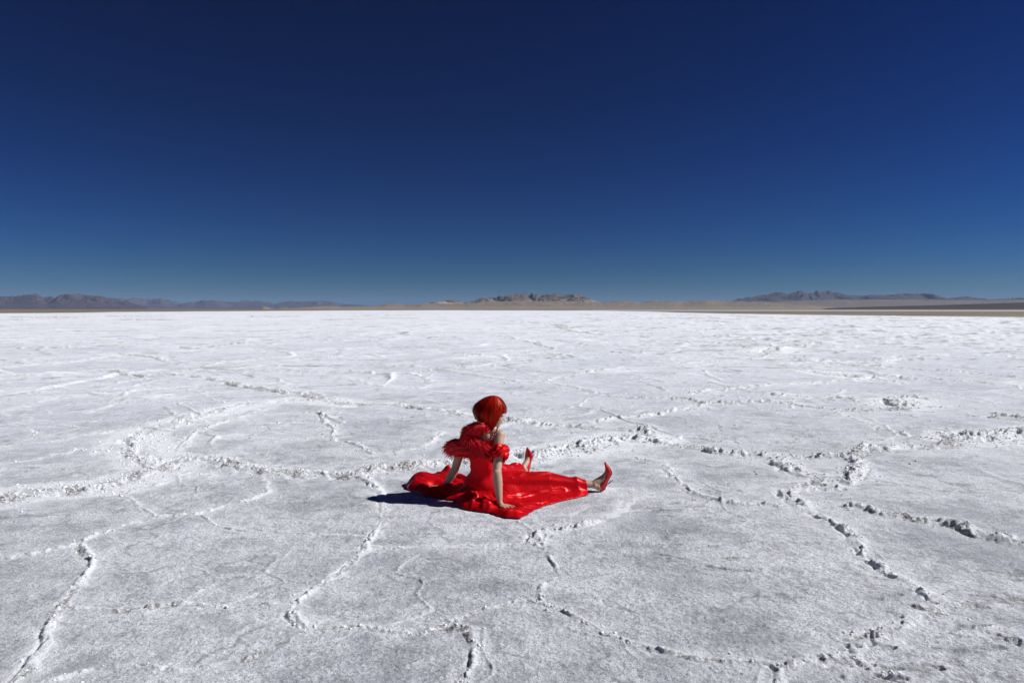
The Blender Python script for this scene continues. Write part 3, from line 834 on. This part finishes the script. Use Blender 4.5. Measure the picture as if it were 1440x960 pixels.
# legs
LR = (Vector((.80, 6.0, 0)) - Vector((-.16, 5.78, 0))).normalized(); LL = (Vector((.14, 6.66, 0)) - Vector((-.27, 5.92, 0))).normalized()
hip_r = Vector((-.15, 5.80, .11)); hip_l = Vector((-.27, 5.90, .11))
heelR = G(843.5, 690.5); heelL = G(739, 666.5)
ank_r = heelR - LR * .055 + UP * .062; ank_l = heelL - LL * .055 + UP * .062
for hip, ank in ((hip_r, ank_r), (hip_l, ank_l)):
    kn = hip.lerp(ank, .52); kn.z = .105
    cf = kn.lerp(ank, .32); cf.z -= .006
    B.chain([hip, kn], [.085, .050]); B.chain([kn, cf, cf.lerp(ank, .55), ank], [.050, .045, .034, .028])
def foot_frame(heel, L, tilt=0.0):
    W = L.cross(UP).normalized()
    def T(l, u, w=0): return heel + L * l + UP * u + W * w
    return T, W
def foot(heel, L, dl, lean):
    T, W = foot_frame(heel, L)
    ank = heel - L * .055 + UP * .062
    B.ball(T(-.012, .038), .030); B.cap(ank, T(-.005, .042), .033, .028)
    for sgn in (-1, 1): B.ball(ank + W * sgn * .021 + UP * .002, .017)           # ankle bones
    B.cap(ank + UP * .008, T(.030 + dl * .3, .115, lean * .4), .030, .029)
    B.cap(T(.030 + dl * .3, .115, lean * .4), T(.072 + dl * .6, .165, lean * .7), .028, .022)
    B.cap(T(0.0, .035), T(.065 + dl * .5, .13, lean * .5), .026, .022)
    B.cap(T(.072 + dl * .6, .165, lean * .7), T(.062 + dl, .215, lean), .021, .012)
foot(heelR, LR, 0.0, 0.0)
foot(heelL, LL, -.01, 0.0)
# neck and head
f = Vector((.965, .17, -.19)).normalized(); u = (UP + f * .13).normalized(); u = (u - f * u.dot(f)).normalized(); sd_ = f.cross(u)  # sd_: towards her right
hc = Vector((-.158, 5.745, .728))
B.cap(mid + UP * .01 - F * .005, hc - f * .030 - u * .075, .050, .046)
def H(a, b, c): return hc + f * a + sd_ * b + u * c
B.ell(H(-.012, 0, .022), f, sd_, u, (.092, .074, .090))
B.ell(H(.030, 0, -.045), f, sd_, u, (.056, .058, .075))       # face
B.ell(H(.052, 0, -.098), f, sd_, u, (.028, .026, .022))       # chin
B.cap(H(-.01, .045, -.070), H(.045, .018, -.100), .018, .018); B.cap(H(-.01, -.045, -.070), H(.045, -.018, -.100), .018, .018)
B.cap(H(.078, 0, -.012), H(.094, 0, -.043), .007, .0095)      # nose
B.ell(H(.086, .009, -.048), f, sd_, u, (.010, .008, .007)); B.ell(H(.086, -.009, -.048), f, sd_, u, (.010, .008, .007))
B.ell(H(.081, 0, -.068), f, sd_, u, (.010, .017, .0055)); B.ell(H(.078, 0, -.079), f, sd_, u, (.010, .015, .006))
B.ell(H(.070, 0, .012), f, sd_, u, (.016, .045, .012))        # brow
for sgn in (1, -1):
    B.ell(H(.054, sgn * .032, -.040), f, sd_, u, (.022, .022, .026))   # cheek
    B.ell(H(-.012, sgn * .074, -.020), f, sd_, u, (.016, .008, .028))  # ear
body_me = B.mesh('body', .0042, 3)
body = link('body', body_me, M_SKIN); own(body)

def small(name, mat, fn, parent=person, base=PB):
    b = Blob(); fn(b)
    me = bpy.data.meshes.new(name); me.from_pydata([v[:] for v in b.v], [], b.f); me.update()
    return own(link(name, me, mat), parent, base)
for sgn in (1, -1):
    small('eye', M_DARK, lambda b: (b.ell(H(.073, sgn * .031, -.012), (f + sd_ * sgn * .5).normalized(), (sd_ - f * sgn * .5).normalized(), u, (.006, .012, .0035)),
                                    b.cap(H(.086, sgn * .036, -.014), H(.093, sgn * .042, -.012), .0022, .0012, 6)))
small('lips', M_LIP, lambda b: (b.ell(H(.0845, 0, -.0685), f, sd_, u, (.0085, .0165, .0045)), b.ell(H(.082, 0, -.078), f, sd_, u, (.0085, .014, .005))))

# ---- loft through rings
def loft(name, rings, mat, closed=True, cap=True, parent=person, base=PB):
    n = len(rings[0]); V = np.array([[p[:] for p in r] for r in rings]).reshape(-1, 3)
    Fc = grid_faces(len(rings), n, wrap=closed)
    me = bpy.data.meshes.new(name)
    fl = [list(map(int, q)) for q in Fc]
    if cap: fl += [list(range(n))[::-1], [(len(rings) - 1) * n + k for k in range(n)]]
    me.from_pydata(V.tolist(), [], fl); me.update()
    return own(link(name, me, mat), parent, base)

# ---- shoes: sole line heel -> arch -> ball -> toe, upper rising towards the instep
def shoe(heel, L, dl, lean, label):
    T, W = foot_frame(heel, L)
    # (l, u) along the sole, half width, upper height, closed (pointed toe box)
    prof = [(.000, .000, .012, .030), (.022, .002, .026, .062), (.042, .030, .030, .064), (.056, .062, .031, .058), (.070, .092, .031, .050), (.088, .125, .035, .052),
            (.104, .152, .040, .054), (.104, .172, .040, .058), (.093, .195, .035, .050), (.078, .218, .026, .034), (.062, .240, .016, .023), (.046, .258, .005, .008)]
    rings = []
    for i, (l, uu, w, h) in enumerate(prof):
        k = i / (len(prof) - 1)
        a = prof[max(i - 1, 0)]; b = prof[min(i + 1, len(prof) - 1)]
        tx, ty = b[0] - a[0], b[1] - a[1]; q = math.hypot(tx, ty); tx /= q; ty /= q
        nx, ny = -ty, tx                                   # towards the foot
        c = (l + dl * k, uu)
        ring = []
        for j in range(16):
            t = j / 16 * 2 * math.pi
            ww = math.sin(t) * w * 1.12; hh = (1 - math.cos(t)) * .5 * h
            hh = hh if hh > 0 else 0
            ring.append(T(c[0] + nx * hh, c[1] + ny * hh, ww + lean * k))
        rings.append(ring)
    s_ = loft('shoe', rings, M_LEATHER)
    # sole sheet
    sr = []
    for i, (l, uu, w, h) in enumerate(prof[1:], 1):
        k = i / (len(prof) - 1)
        a = prof[max(i - 1, 0)]; b = prof[min(i + 1, len(prof) - 1)]
        tx, ty = b[0] - a[0], b[1] - a[1]; q = math.hypot(tx, ty); nx, ny = -ty / q, tx / q
        sr.append([T(l + dl * k + nx * o, uu + ny * o, s * w * .86 + lean * k) for s, o in ((-1, .004), (-.6, -.0035), (.6, -.0035), (1, .004))])
    so = loft('sole', sr, M_SOLE, closed=True, cap=True, parent=s_)
    so.data.transform(Matrix.Identity(4))
    def heel_(b):
        b.chain([T(.036, .022), T(.052, .044), T(.075, .062), T(.118, .092)], [.016, .009, .0052, .0042])
    hl = small('stiletto_heel', M_METAL, heel_, s_)
    s_['label'] = label
    return s_
shoe(heelR, LR, 0.0, 0.0, 'red pointed pump on the nearer, right foot')
shoe(heelL, LL, -.012, 0.0, 'red pointed pump on the farther, left foot')

# ---- bodice
def ring_at(c, rx, ry, n=48, x=Rt, y=F, wob=0.0, seed=0, lift=None):
    out = []
    for k in range(n):
        t = k / n * 2 * math.pi
        ww = 1 + wob * (float(vnoise(np.array([k * .45]), np.array([seed * 3.1]), 5)[0]) - .5)
        p = c + x * math.cos(t) * rx * ww + y * math.sin(t) * ry * ww
        if lift: p = p + UP * lift(t)
        out.append(p)
    return out
from mathutils.bvhtree import BVHTree
bvh = BVHTree.FromPolygons([tuple(v.co + PB) for v in body_me.vertices], [tuple(p.vertices) for p in body_me.polygons])
rings = []; NB = 72
for zz in np.linspace(.06, .500, 24):
    c = Vector([float(np.interp(zz, [.115, .26, .42, .545], [pelvis[q], lumbar[q], chest[q], mid[q]])) for q in range(3)]); c.z = zz
    rad = []
    for k in range(NB):
        t = k / NB * 2 * math.pi; d = Rt * math.cos(t) + F * math.sin(t)
        hit = bvh.ray_cast(c, d, .30)
        rad.append(min(hit[3] if hit[0] is not None else .17, .185))
    rad = np.array(rad)
    for _ in range(3): rad = (np.roll(rad, 1) + np.roll(rad, -1) + 2 * rad) / 4
    flare = .006 + .05 * max(0, (.20 - zz) / .14) ** 1.5
    rings.append((zz, c, rad + flare))
RR = np.array([r[2] for r in rings])
for _ in range(2): RR[1:-1] = np.maximum(RR[1:-1], (RR[:-2] + RR[2:] + RR[1:-1]) / 3)
rr_ = []
for i, (zz, c, _) in enumerate(rings):
    ring = []
    for k in range(NB):
        t = k / NB * 2 * math.pi
        wr = (1 - abs(2 * float(vnoise(np.array([k * .30 + zz * 9]), np.array([zz * 26 - k * .12]), 61)[0]) - 1)) * (.007 if zz < .36 else .003)
        lf = (.010 * math.cos(t)) if i >= 22 else 0
        ring.append(c + (Rt * math.cos(t) + F * math.sin(t)) * (RR[i][k] + wr) + UP * lf)
    rr_.append(ring)
rings = rr_
bodice = loft('bodice', rings, M_BODICE, cap=False)
bodice['label'] = 'fitted red bodice open across the shoulders'
# ---- right sleeve: crumpled satin band around the upper arm
def sleeve(sh, el, out, name, t0, t1, rr, lab):
    d = (el - sh).normalized(); x = (out - d * out.dot(d)).normalized(); y = d.cross(x)
    rings = []; nr, n = 22, 64
    for i in range(nr):
        k = i / (nr - 1); c = sh.lerp(el, t0 + (t1 - t0) * k) + x * .012
        puff = rr * (.90 + .20 * math.sin(math.pi * min(1, k * 1.02)) ** .7 + .12 * k)
        ring = []
        for j in range(n):
            t = j / n * 2 * math.pi
            nx = math.cos(t) * 2.2 + 7; ny = math.sin(t) * 2.2 + 3
            w = float(fbm(np.array([nx + k * 2.3]), np.array([ny + k * 1.1]), 91, 3)[0])
            w2 = 1 - abs(2 * float(vnoise(np.array([nx * 1.7 + k * 2]), np.array([ny * 1.7 - k * 4]), 92)[0]) - 1)
            r = puff * (.72 + .36 * w + .26 * w2)
            tilt = .014 * math.cos(t)
            ring.append(c + (x * math.cos(t) + y * math.sin(t)) * r - d * tilt)
        rings.append(ring)
    inner = [[rings[0][j].lerp(sh.lerp(el, t0 + .03), .25) for j in range(n)]]
    inner2 = [[rings[-1][j].lerp(sh.lerp(el, t1 - .03), .25) for j in range(n)]]
    o = loft(name, inner + rings + inner2, M_SATIN, cap=False)
    o['label'] = lab
    return o
sleeve(sh_r, el_r, Rt, 'sleeve', .33, .68, .064, 'puffed off-shoulder satin sleeve on the right arm')

# ---- plume collar across the back, blades on a soft core
def blades(path, rad, n, length, width, seed, droop=.3, spin=1.0, cross=(0.35, 1.0)):
    r_ = np.random.default_rng(seed)
    pts = np.array([p[:] for p in path]); m = len(pts)
    V = []; Fc = []
    s = r_.random(n) * (m - 1.001)
    i = s.astype(int); k = (s - i)[:, None]
    c = pts[i] * (1 - k) + pts[i + 1] * k
    tan = pts[i + 1] - pts[i]; tan /= np.linalg.norm(tan, axis=1, keepdims=True)
    rr = np.interp(s, range(m), rad)[:, None]
    a = r_.normal(size=(n, 3)); a -= (a * tan).sum(1, keepdims=True) * tan; a /= np.linalg.norm(a, axis=1, keepdims=True)
    p = c + a * rr * .93
    L = (length * (.5 + r_.random((n, 1)) * .9))
    d = tan * cross[1] * spin + a * cross[0] + r_.normal(size=(n, 3)) * .22; d /= np.linalg.norm(d, axis=1, keepdims=True)
    side = np.cross(d, a); side /= np.linalg.norm(side, axis=1, keepdims=True) + 1e-9
    ns = 5
    wv = .4 + 1.3 * r_.random((n, 1)) ** 2
    P_ = []
    for q in range(ns + 1):
        t = q / ns
        pos = p + d * L * t + np.array([0, 0, -1]) * (L * t * t * droop) - a * (L * t * t * .15)
        w = width * wv * (1.0 - .9 * t ** 1.5) * (.6 + 1.2 * t * (1 - t) * 2)
        P_.append(pos - side * w); P_.append(pos + side * w)
    A = np.stack(P_, 1)        # n, 2(ns+1), 3
    base = (np.arange(n) * 2 * (ns + 1))[:, None]
    for q in range(ns): Fc.append(base + np.array([2 * q, 2 * q + 1, 2 * q + 3, 2 * q + 2])[None])
    return A.reshape(-1, 3), np.concatenate(Fc)
def tube_np(path, rad, n=24, seed=0, amp=.15, sub=6):
    pts = np.array([p[:] for p in path]); m = len(pts)
    tt = np.linspace(0, m - 1, (m - 1) * sub + 1)
    c = np.stack([np.interp(tt, range(m), pts[:, a]) for a in range(3)], 1)
    for _ in range(3): c[1:-1] = (c[:-2] + c[2:] + 2 * c[1:-1]) / 4
    r = np.interp(tt, range(m), rad); r = r * np.clip(np.minimum(np.arange(len(r)) + 1, len(r) - np.arange(len(r))) / 4.0, .15, 1) ** .5
    tan = np.gradient(c, axis=0); tan /= np.linalg.norm(tan, axis=1, keepdims=True)
    x = np.cross(tan, [0.1, 1, 0.1]); x /= np.linalg.norm(x, axis=1, keepdims=True); y = np.cross(tan, x)
    a = np.arange(n) / n * 2 * np.pi
    nz = 1 + amp * 2 * (vnoise(np.cos(a)[None] * 1.6 + tt[:, None] * 1.3 + 9, np.sin(a)[None] * 1.6 + tt[:, None] * .7 + 4, seed) - .5)
    V = c[:, None] + (x[:, None] * np.cos(a)[None, :, None] + y[:, None] * np.sin(a)[None, :, None]) * (r[:, None] * nz)[..., None]
    return V.reshape(-1, 3), grid_faces(len(c), n, wrap=True)
def join(parts):
    V = []; Fc = []; o = 0
    for v, f_ in parts: V.append(v); Fc.append(f_ + o); o += len(v)
    return np.vstack(V), np.vstack(Fc)
def sm(path, sub=4):
    m = len(path); out = []
    for i in range(m - 1):
        p0 = path[max(i - 1, 0)]; p1 = path[i]; p2 = path[i + 1]; p3 = path[min(i + 2, m - 1)]
        for q in range(sub):
            t = q / sub
            out.append(.5 * ((2 * p1) + (p2 - p0) * t + (2 * p0 - 5 * p1 + 4 * p2 - p3) * t * t + (3 * p1 - p0 - 3 * p2 + p3) * t ** 3))
    out.append(path[-1]); return out
collar_path = sm([P(689, 601, 5.70), P(681, 599, 5.66), P(673, 600, 5.66), P(662, 605, 5.675), P(658, 615, 5.67), P(667, 624, 5.645), P(678, 629, 5.62), P(690, 634, 5.60)])
crad = np.interp(np.linspace(0, 7, len(collar_path)), range(8), [.016, .028, .036, .044, .046, .040, .030, .014])
lobe_path = sm([P(678, 636, 5.645), P(667, 634, 5.655), P(656, 631, 5.69), P(647, 628, 5.74), P(640, 627, 5.78), P(635, 627, 5.80)])
lrad = np.interp(np.linspace(0, 5, len(lobe_path)), range(6), [.030, .046, .056, .060, .052, .034])
v1 = tube_np(collar_path, crad, seed=3, sub=1); v2 = tube_np(lobe_path, lrad, seed=5, sub=1)
b1 = blades(collar_path, crad * 1.05, 2300, .062, .0042, 1, .30, 1.0, (.50, 1.0))
b3 = blades(collar_path, crad, 700, .048, .0026, 4, .20, .15, (1.0, .5))
b2 = blades(lobe_path, lrad, 2300, .066, .0046, 2, .35, 1.0, (.42, 1.0))
fill_path = sm([P(656, 606, 5.68), P(657, 616, 5.67), P(664, 624, 5.66), P(676, 631, 5.64), P(690, 636, 5.625)]); frad = np.interp(np.linspace(0, 4, len(fill_path)), range(5), [.03, .045, .05, .045, .02])
v3 = tube_np(fill_path, frad, seed=8, sub=1); b4 = blades(fill_path, frad, 1300, .07, .0042, 6, .3, 1.0, (.5, 1.0))
V, Fc = join([v1, v2, v3, b1, b2, b3, b4])
fn_ = lambda m: np.repeat(rng.random(len(m[0]) // 12) ** .8, 12)
ft = np.concatenate([np.full(len(m[0]), .30) for m in (v1, v2, v3)] + [fn_(m) for m in (b1, b2, b3, b4)])
collar = own(link('plume_collar', mesh_np('plume_collar', V, Fc, {'tone': ft}), M_FUR)); collar['label'] = 'feathery red ruff around the neck and over the left shoulder'
ce = tube_np([sh_l.lerp(el_l, .25), sh_l.lerp(el_l, .58)], [.062, .058], n=24, seed=9, amp=.2, sub=8)
slv = own(link('sleeve', mesh_np('sleeve', *ce, {'tone': np.full(len(ce[0]), .5)}), M_FUR)); slv['label'] = 'plumed sleeve on the left arm'

# ---- sequinned strap over the right shoulder
def strap(b):
    pts = [P(700, 601, 5.64), P(698.5, 605, 5.625), P(696, 609.5, 5.61), P(693, 614, 5.605), P(690, 619, 5.61)]
    for i in range(18):
        t = i / 17 * 4; k = min(int(t), 3); p = pts[k].lerp(pts[k + 1], t - k)
        b.ell(p, Rt, F, UP, (.0075, .006, .0065))
st = small('strap', M_BEAD, strap)
small('bead', M_GEM, lambda b: [b.ball(p, .0032) for p in (P(694.3, 610.5, 5.60), P(692.3, 614, 5.598), P(691.5, 617, 5.60))], st)

# ---- hair: bob with a full fringe
def hair_surface(az, t, off=1.0):
    """az 0 = face direction, positive to her right; t from crown 0 to tip 1"""
    ca, sa = np.cos(az), np.sin(az); aa = np.abs(np.arctan2(sa, ca))
    # end height of each lock above the skull centre
    zend = np.interp(aa, [0, .95, 1.10, 1.22, 1.5, 1.9, 2.5, 3.15], [.004, -.002, -.09, -.170, -.158, -.130, -.098, -.090])
    rf = np.where(ca > 0, .110, .162)
    hr = 1 / np.sqrt((ca / rf) ** 2 + (sa / .110) ** 2)
    phi_e = math.pi / 2
    ztop = .116
    zc = .01 - .045 * sstep(1.3, 2.6, aa)                                                   # height where the width is greatest
    zend = zend + .030 * (vnoise(az * 9 + 60, az * 0 + 2, 311) - .5) * (aa > 1.0) + .012 * (vnoise(az * 22 + 60, az * 0 + 2, 312) - .5)
    ztop = ztop + .016 * np.exp(-(t / .16) ** 2)
    zt = ztop + (zend - ztop) * t
    # drop along the sphere first, then hang
    th = np.arccos(np.clip((zt - zc) / (ztop - zc), -1, 1)) * np.where(zt > zc, 1, 0) + np.where(zt > zc, 0, math.pi / 2)
    rad = np.where(zt > zc, np.sin(th) ** (.88 + .22 * sstep(1.2, 2.6, aa)), 1 - (.12 + .16 * (aa < 2.0)) * np.clip((zc - zt) / .15, 0, 1.3) ** 1.7)
    rad = np.maximum(rad, .02)
    rad = rad * (1 - .13 * sstep(.62, 1.02, t) * np.interp(aa, [1.0, 1.1, 1.7, 2.2], [0, 1, 1, 1.4]))
    return ca * hr * rad * off, sa * hr * rad * off, zt
def to_world(a, b, c):
    o = np.array(H(-.010, 0, .010)[:]); ff, ss, uu = (np.array(q[:]) for q in (f, sd_, u))
    return o + a[..., None] * ff + b[..., None] * ss + c[..., None] * uu
az = np.linspace(-math.pi, math.pi, 97)[:-1][None]; tt = (np.linspace(0, 1, 40) ** 1.3)[:, None]
a_, b_, c_ = hair_surface(az + 0 * tt, tt + 0 * az, .965)
nzh = 1 + (.10 * (vnoise(az * 2.2 + 30, tt * 1.5, 300) - .5) + .15 * (vnoise(az * 6.5 + 30, tt * 1.2, 301) - .5) + .09 * (vnoise(az * 15 + 30, tt * 2, 302) - .5)) * sstep(.02, .35, tt)
hv = to_world(a_ * nzh, b_ * nzh, c_).reshape(-1, 3); hf = grid_faces(40, 96, wrap=True)
nH = 3200
lock = np.linspace(-math.pi, math.pi, 64)[rng.integers(0, 64, nH)] + 0; ra = lock + rng.normal(0, .030, nH); t_s = rng.random(nH) ** 1.5 * .55
ns = 12; P_ = []
lenv = .90 + .17 * rng.random(nH); jit = rng.normal(0, .028, nH); offs = .965 + .12 * hash2((lock * 1000).astype(int), np.zeros(nH), 5) * np.exp(-((ra - lock) / .03) ** 2) + .03 * rng.random(nH) ** 2 + (.10 * rng.random(nH) ** 9) * (rng.random(nH) > .3); width = .0012 + .0018 * rng.random(nH)
tone = .25 + .5 * hash2((lock * 1000).astype(int), np.ones(nH), 6) + .35 * rng.random(nH)
prev = None
for q in range(ns + 1):
    t = t_s + (lenv - t_s) * q / ns
    azq = ra + jit * (q / ns) * 1.5 + .05 * np.sin(q * .5 + ra * 9)
    a1, b1_, c1 = hair_surface(azq, t, 1.0); 
    curl = sstep(.8, 1.0, t) * .05 * (np.abs(ra) > .7)
    pos = to_world(a1 * (offs - curl), b1_ * (offs - curl), c1)
    tng = np.stack([-np.sin(azq), np.cos(azq)], 1)
    side = tng[:, :1] * np.array(f[:]) + tng[:, 1:] * np.array(sd_[:])
    w = (width * (1 - .7 * (q / ns) ** 3))[:, None]
    P_ += [pos - side * w, pos + side * w]
A = np.stack(P_, 1); base = (np.arange(nH) * 2 * (ns + 1))[:, None]
hs = (A.reshape(-1, 3), np.concatenate([base + np.array([2 * q, 2 * q + 1, 2 * q + 3, 2 * q + 2])[None] for q in range(ns)]))
V, Fc = join([(hv, hf), hs])
tn = np.concatenate([vnoise(np.tile(az, (40, 1)).ravel() * 14 + 50, np.repeat(tt.ravel(), 96), 303), np.repeat(tone, 2 * (ns + 1))])
hair = own(link('hair', mesh_np('hair', V, Fc, {'tone': tn}), M_HAIR)); hair['label'] = 'glossy red bob with a straight fringe'

# ---- skirt: satin draped over both legs and spread on the ground
out_px = [(823, 693.5), (790, 704), (765, 711), (745, 721), (731, 729), (712, 728), (700, 725), (690, 721), (665, 717.5), (648, 714), (640, 709), (641, 704), (620, 701), (598, 697.5), (588, 693), (573, 687.5), (570, 683),
          (573, 679), (581, 675), (592, 672), (606, 669.5), (620, 669), (628, 665), (634, 665), (640, 669)]
outline = [G(*p) for p in out_px]
WL = LL.cross(UP).normalized(); WR = LR.cross(UP).normalized()
hemL = ank_l - LL * .060; hemL.z = 0
hemR = ank_r - LR * .080; hemR.z = 0
poly = [(hemR + WR * .095)] + outline[1:] + [Vector((-.36, 6.25, 0)), hemL - WL * .070, hemL + WL * .070, Vector((.06, 6.22, 0)), Vector((.14, 6.08, 0)), hemR - WR * .075]
n0 = len(poly); dens = []; hem_new = set()
for i in range(n0):
    a_, b2_ = poly[i], poly[(i + 1) % n0]; hem_ = i in (n0 - 1, n0 - 5)
    k2 = 1 if hem_ else max(1, int((b2_ - a_).length / .022))
    if hem_: hem_new.add(len(dens))
    for q in range(k2):
        p = a_.lerp(b2_, q / k2); nn = (b2_ - a_).cross(UP).normalized()
        amt = 0 if (hem_ or q == 0 or (b2_ - a_).length < .05) else .022 * (float(vnoise(np.array([p.x / .06]), np.array([p.y / .06]), 205)[0]) - .5)
        dens.append(p + nn * amt)
poly = np.array([[p.x, p.y] for p in dens])
open_edge = hem_new       # the two ankle hems stay open
gx0, gx1, gy0, gy1 = poly[:, 0].min(), poly[:, 0].max(), poly[:, 1].min(), poly[:, 1].max()
st_ = .0055
nx_, ny_ = int((gx1 - gx0) / st_) + 2, int((gy1 - gy0) / st_) + 2
gx, gy = np.meshgrid(gx0 + np.arange(nx_) * st_, gy0 + np.arange(ny_) * st_, indexing='ij')
wxp = gx; wyp = gy; near_x = gx.copy(); near_y = gy.copy(); dall = np.full(gx.shape, 9.0)
inside = np.zeros(gx.shape, bool); de = np.full(gx.shape, 9.0)
for i in range(len(poly)):
    x1, y1 = poly[i]; x2, y2 = poly[(i + 1) % len(poly)]
    c_ = ((y1 > wyp) != (y2 > wyp)) & (wxp < (x2 - x1) * (wyp - y1) / (y2 - y1 + 1e-12) + x1); inside ^= c_
    ex, ey = x2 - x1, y2 - y1; t = np.clip(((wxp - x1) * ex + (wyp - y1) * ey) / (ex * ex + ey * ey), 0, 1)
    dd_ = np.hypot(wxp - x1 - t * ex, wyp - y1 - t * ey)
    m_ = dd_ < dall; dall[m_] = dd_[m_]; near_x[m_] = (x1 + t * ex)[m_]; near_y[m_] = (y1 + t * ey)[m_]
    if i not in open_edge: de = np.minimum(de, dd_)
snap = (~inside) & (dall < st_ * 1.6)
gx = np.where(snap, near_x, gx); gy = np.where(snap, near_y, gy); de = np.where(snap & (np.abs(de - dall) < 1e-9), 0, de)
def over(a, b, ra, rb, za, zb, reach, pw=1.0):
    """drape height of cloth over a limb"""
    ex, ey = b.x - a.x, b.y - a.y; L = math.hypot(ex, ey)
    tr = ((gx - a.x) * ex + (gy - a.y) * ey) / L ** 2; t = np.clip(tr, 0, 1)
    d = np.hypot(gx - a.x - t * ex, gy - a.y - t * ey)
    r = ra + (rb - ra) * t; z = za + (zb - za) * t; re = reach[0] + (reach[1] - reach[0]) * t
    capz = z + np.sqrt(np.maximum(r * r - d * d, 0))
    slope = (z + .25 * r) * np.clip(1 - (d - r * .85) / re, 0, 1) ** (pw * 1.5)
    return np.where(d < r * .85, capz, slope), d, t
k_r = hip_r.lerp(ank_r, .52); k_l = hip_l.lerp(ank_l, .52)
h1, d1, t1_ = over(hip_r, k_r, .100, .072, .095, .100, (.34, .20), 2.0)
h2, d2, t2_ = over(k_r, hemR, .072, .046, .100, .050, (.20, .07), 2.0)
h3, d3, t3_ = over(hip_l, k_l, .100, .070, .095, .085, (.20, .06), 1.5)
h4, d4, t4_ = over(k_l, hemL, .070, .050, .085, .062, (.06, .03), 1.2)
hp = .20 * np.clip(1 - (np.hypot(gx + .235, (gy - 5.85) * 1.1) - .12) / .16, 0, 1) ** 1.4
hh = np.maximum.reduce([h1, h2, h3, h4, hp])
k_ = 30.0
hh = np.log(sum(np.exp(k_ * q) for q in (h1, h2, h3, h4, hp)) / 5 + 1e-9) / k_ + .02
hh = np.maximum(hh, np.maximum.reduce([h1, h2, h3, h4]) )
# folds running outward from the hips
hx, hy = gx + .22, gy - 5.83
ang = np.arctan2(hy, hx); dist = np.hypot(hx, hy)
fold_n = fbm(ang * 4.2 + 20 + .6 * vnoise(gx / .2, gy / .2, 211), dist * 2.2, 212, 2)
rd = 1 - np.abs(2 * fold_n - 1) * 1.6
f2n = vnoise(ang * 11 + 40 + 1.2 * vnoise(gx / .11, gy / .11, 213), dist * 5, 214)
rd2 = 1 - np.abs(2 * f2n - 1)
spread = sstep(.16, .34, dist)
# crossing creases over the lap and thighs
u1 = (gx * LR.x + gy * LR.y); u2 = (gx * WR.x + gy * WR.y)
fan = np.arctan2(u2 - .02, u1 + .30)
cz = vnoise(u1 / .50 + .9 * fbm(gx / .3, gy / .3, 221, 2), fan * 15 + 1.3 * fbm(gx / .28, gy / .28, 222, 2) + 30, 223)
cz2 = vnoise(u1 / .11 + 1.6 * vnoise(gx / .16, gy / .16, 224), u2 / .16 + u1 / .2, 225)
cre = (1 - np.abs(2 * cz - 1) * 3.6); cre2 = (1 - np.abs(2 * cz2 - 1) * 2.0)
right = sstep(-.12, .02, gx)
amp_l = .042 * spread * (1 - right)
hh = hh + amp_l * np.clip(rd, -.4, 1) + .010 * (1 - right) * rd2 * spread
cre = np.clip(cre, 0, 1) ** 1.6; cre2 = np.clip(cre2, 0, 1) ** 1.8
cz3 = vnoise(u1 / .42 + 1.2 * vnoise(gx / .2, gy / .2, 241), u2 / .040 + u1 / .30 + 1.3 * vnoise(gx / .13, gy / .13, 242), 243)
cre3 = np.clip(1 - np.abs(2 * cz3 - 1) * 2.4, 0, 1) ** 1.5
hh = hh + right * (.024 * cre + (.002 * cre2 + .017 * cre3) * sstep(.70, .2, gx)) + (1 - right) * .010 * cre3 * spread
# puffed far left end and the roll at its tip
pl = np.exp(-(((gx + .80) / .16) ** 2 + ((gy - 6.16) / .10) ** 2)); hh = hh + .045 * pl
pl = np.exp(-(((gx + .62) / .05) ** 2 + ((gy - 6.42) / .06) ** 2)); hh = hh + .05 * pl
pl = np.exp(-(((gx + .34) / .12) ** 2 + ((gy - 5.56) / .05) ** 2)); hh = hh + .045 * pl
edge_t = 1 - (1 - np.clip(de / .075, 0, 1)) ** 1.7
hh = np.maximum(hh, .008) * edge_t + .003
for dq, tq, ra_, rb_, za_, zb_ in ((d1, t1_, .105, .080, .095, .095), (d2, t2_, .080, .052, .095, .054), (d3, t3_, .105, .074, .095, .085), (d4, t4_, .074, .058, .085, .060)):
    r_q = ra_ + (rb_ - ra_) * tq; z_q = za_ + (zb_ - za_) * tq
    hh = np.maximum(hh, np.where(dq < r_q, z_q * np.clip((r_q - dq) / .007, 0, 1) + np.sqrt(np.maximum(r_q * r_q - dq * dq, 0)), 0) + .006 * cre * right)
# press the cloth down under the hands
for w_, dd in ((wr_r, Vector((.70, -.71, 0))), (wr_l, Vector((-.93, .10, 0)))):
    c = w_ + dd * .07
    m_ = np.exp(-(((gx - c.x) ** 2 + (gy - c.y) ** 2) / .085 ** 2) ** 2); hh = hh * (1 - m_) + np.minimum(hh, .007) * m_
ok = inside[:-1, :-1] | inside[1:, :-1] | inside[1:, 1:] | inside[:-1, 1:]
fa = grid_faces(nx_, ny_)[ok.ravel()]
used = np.unique(fa); remap = np.full(nx_ * ny_, -1); remap[used] = np.arange(len(used))
V = np.stack([gx, gy, hh], -1).reshape(-1, 3)[used]
skirt = own(link('skirt', mesh_np('skirt', V, remap[fa][:, ::1]), M_SATIN))
so_ = skirt.modifiers.new('thickness', 'SOLIDIFY'); so_.thickness = .003; so_.offset = -1
skirt['label'] = 'long red satin skirt draped over both legs and spread out on the salt'
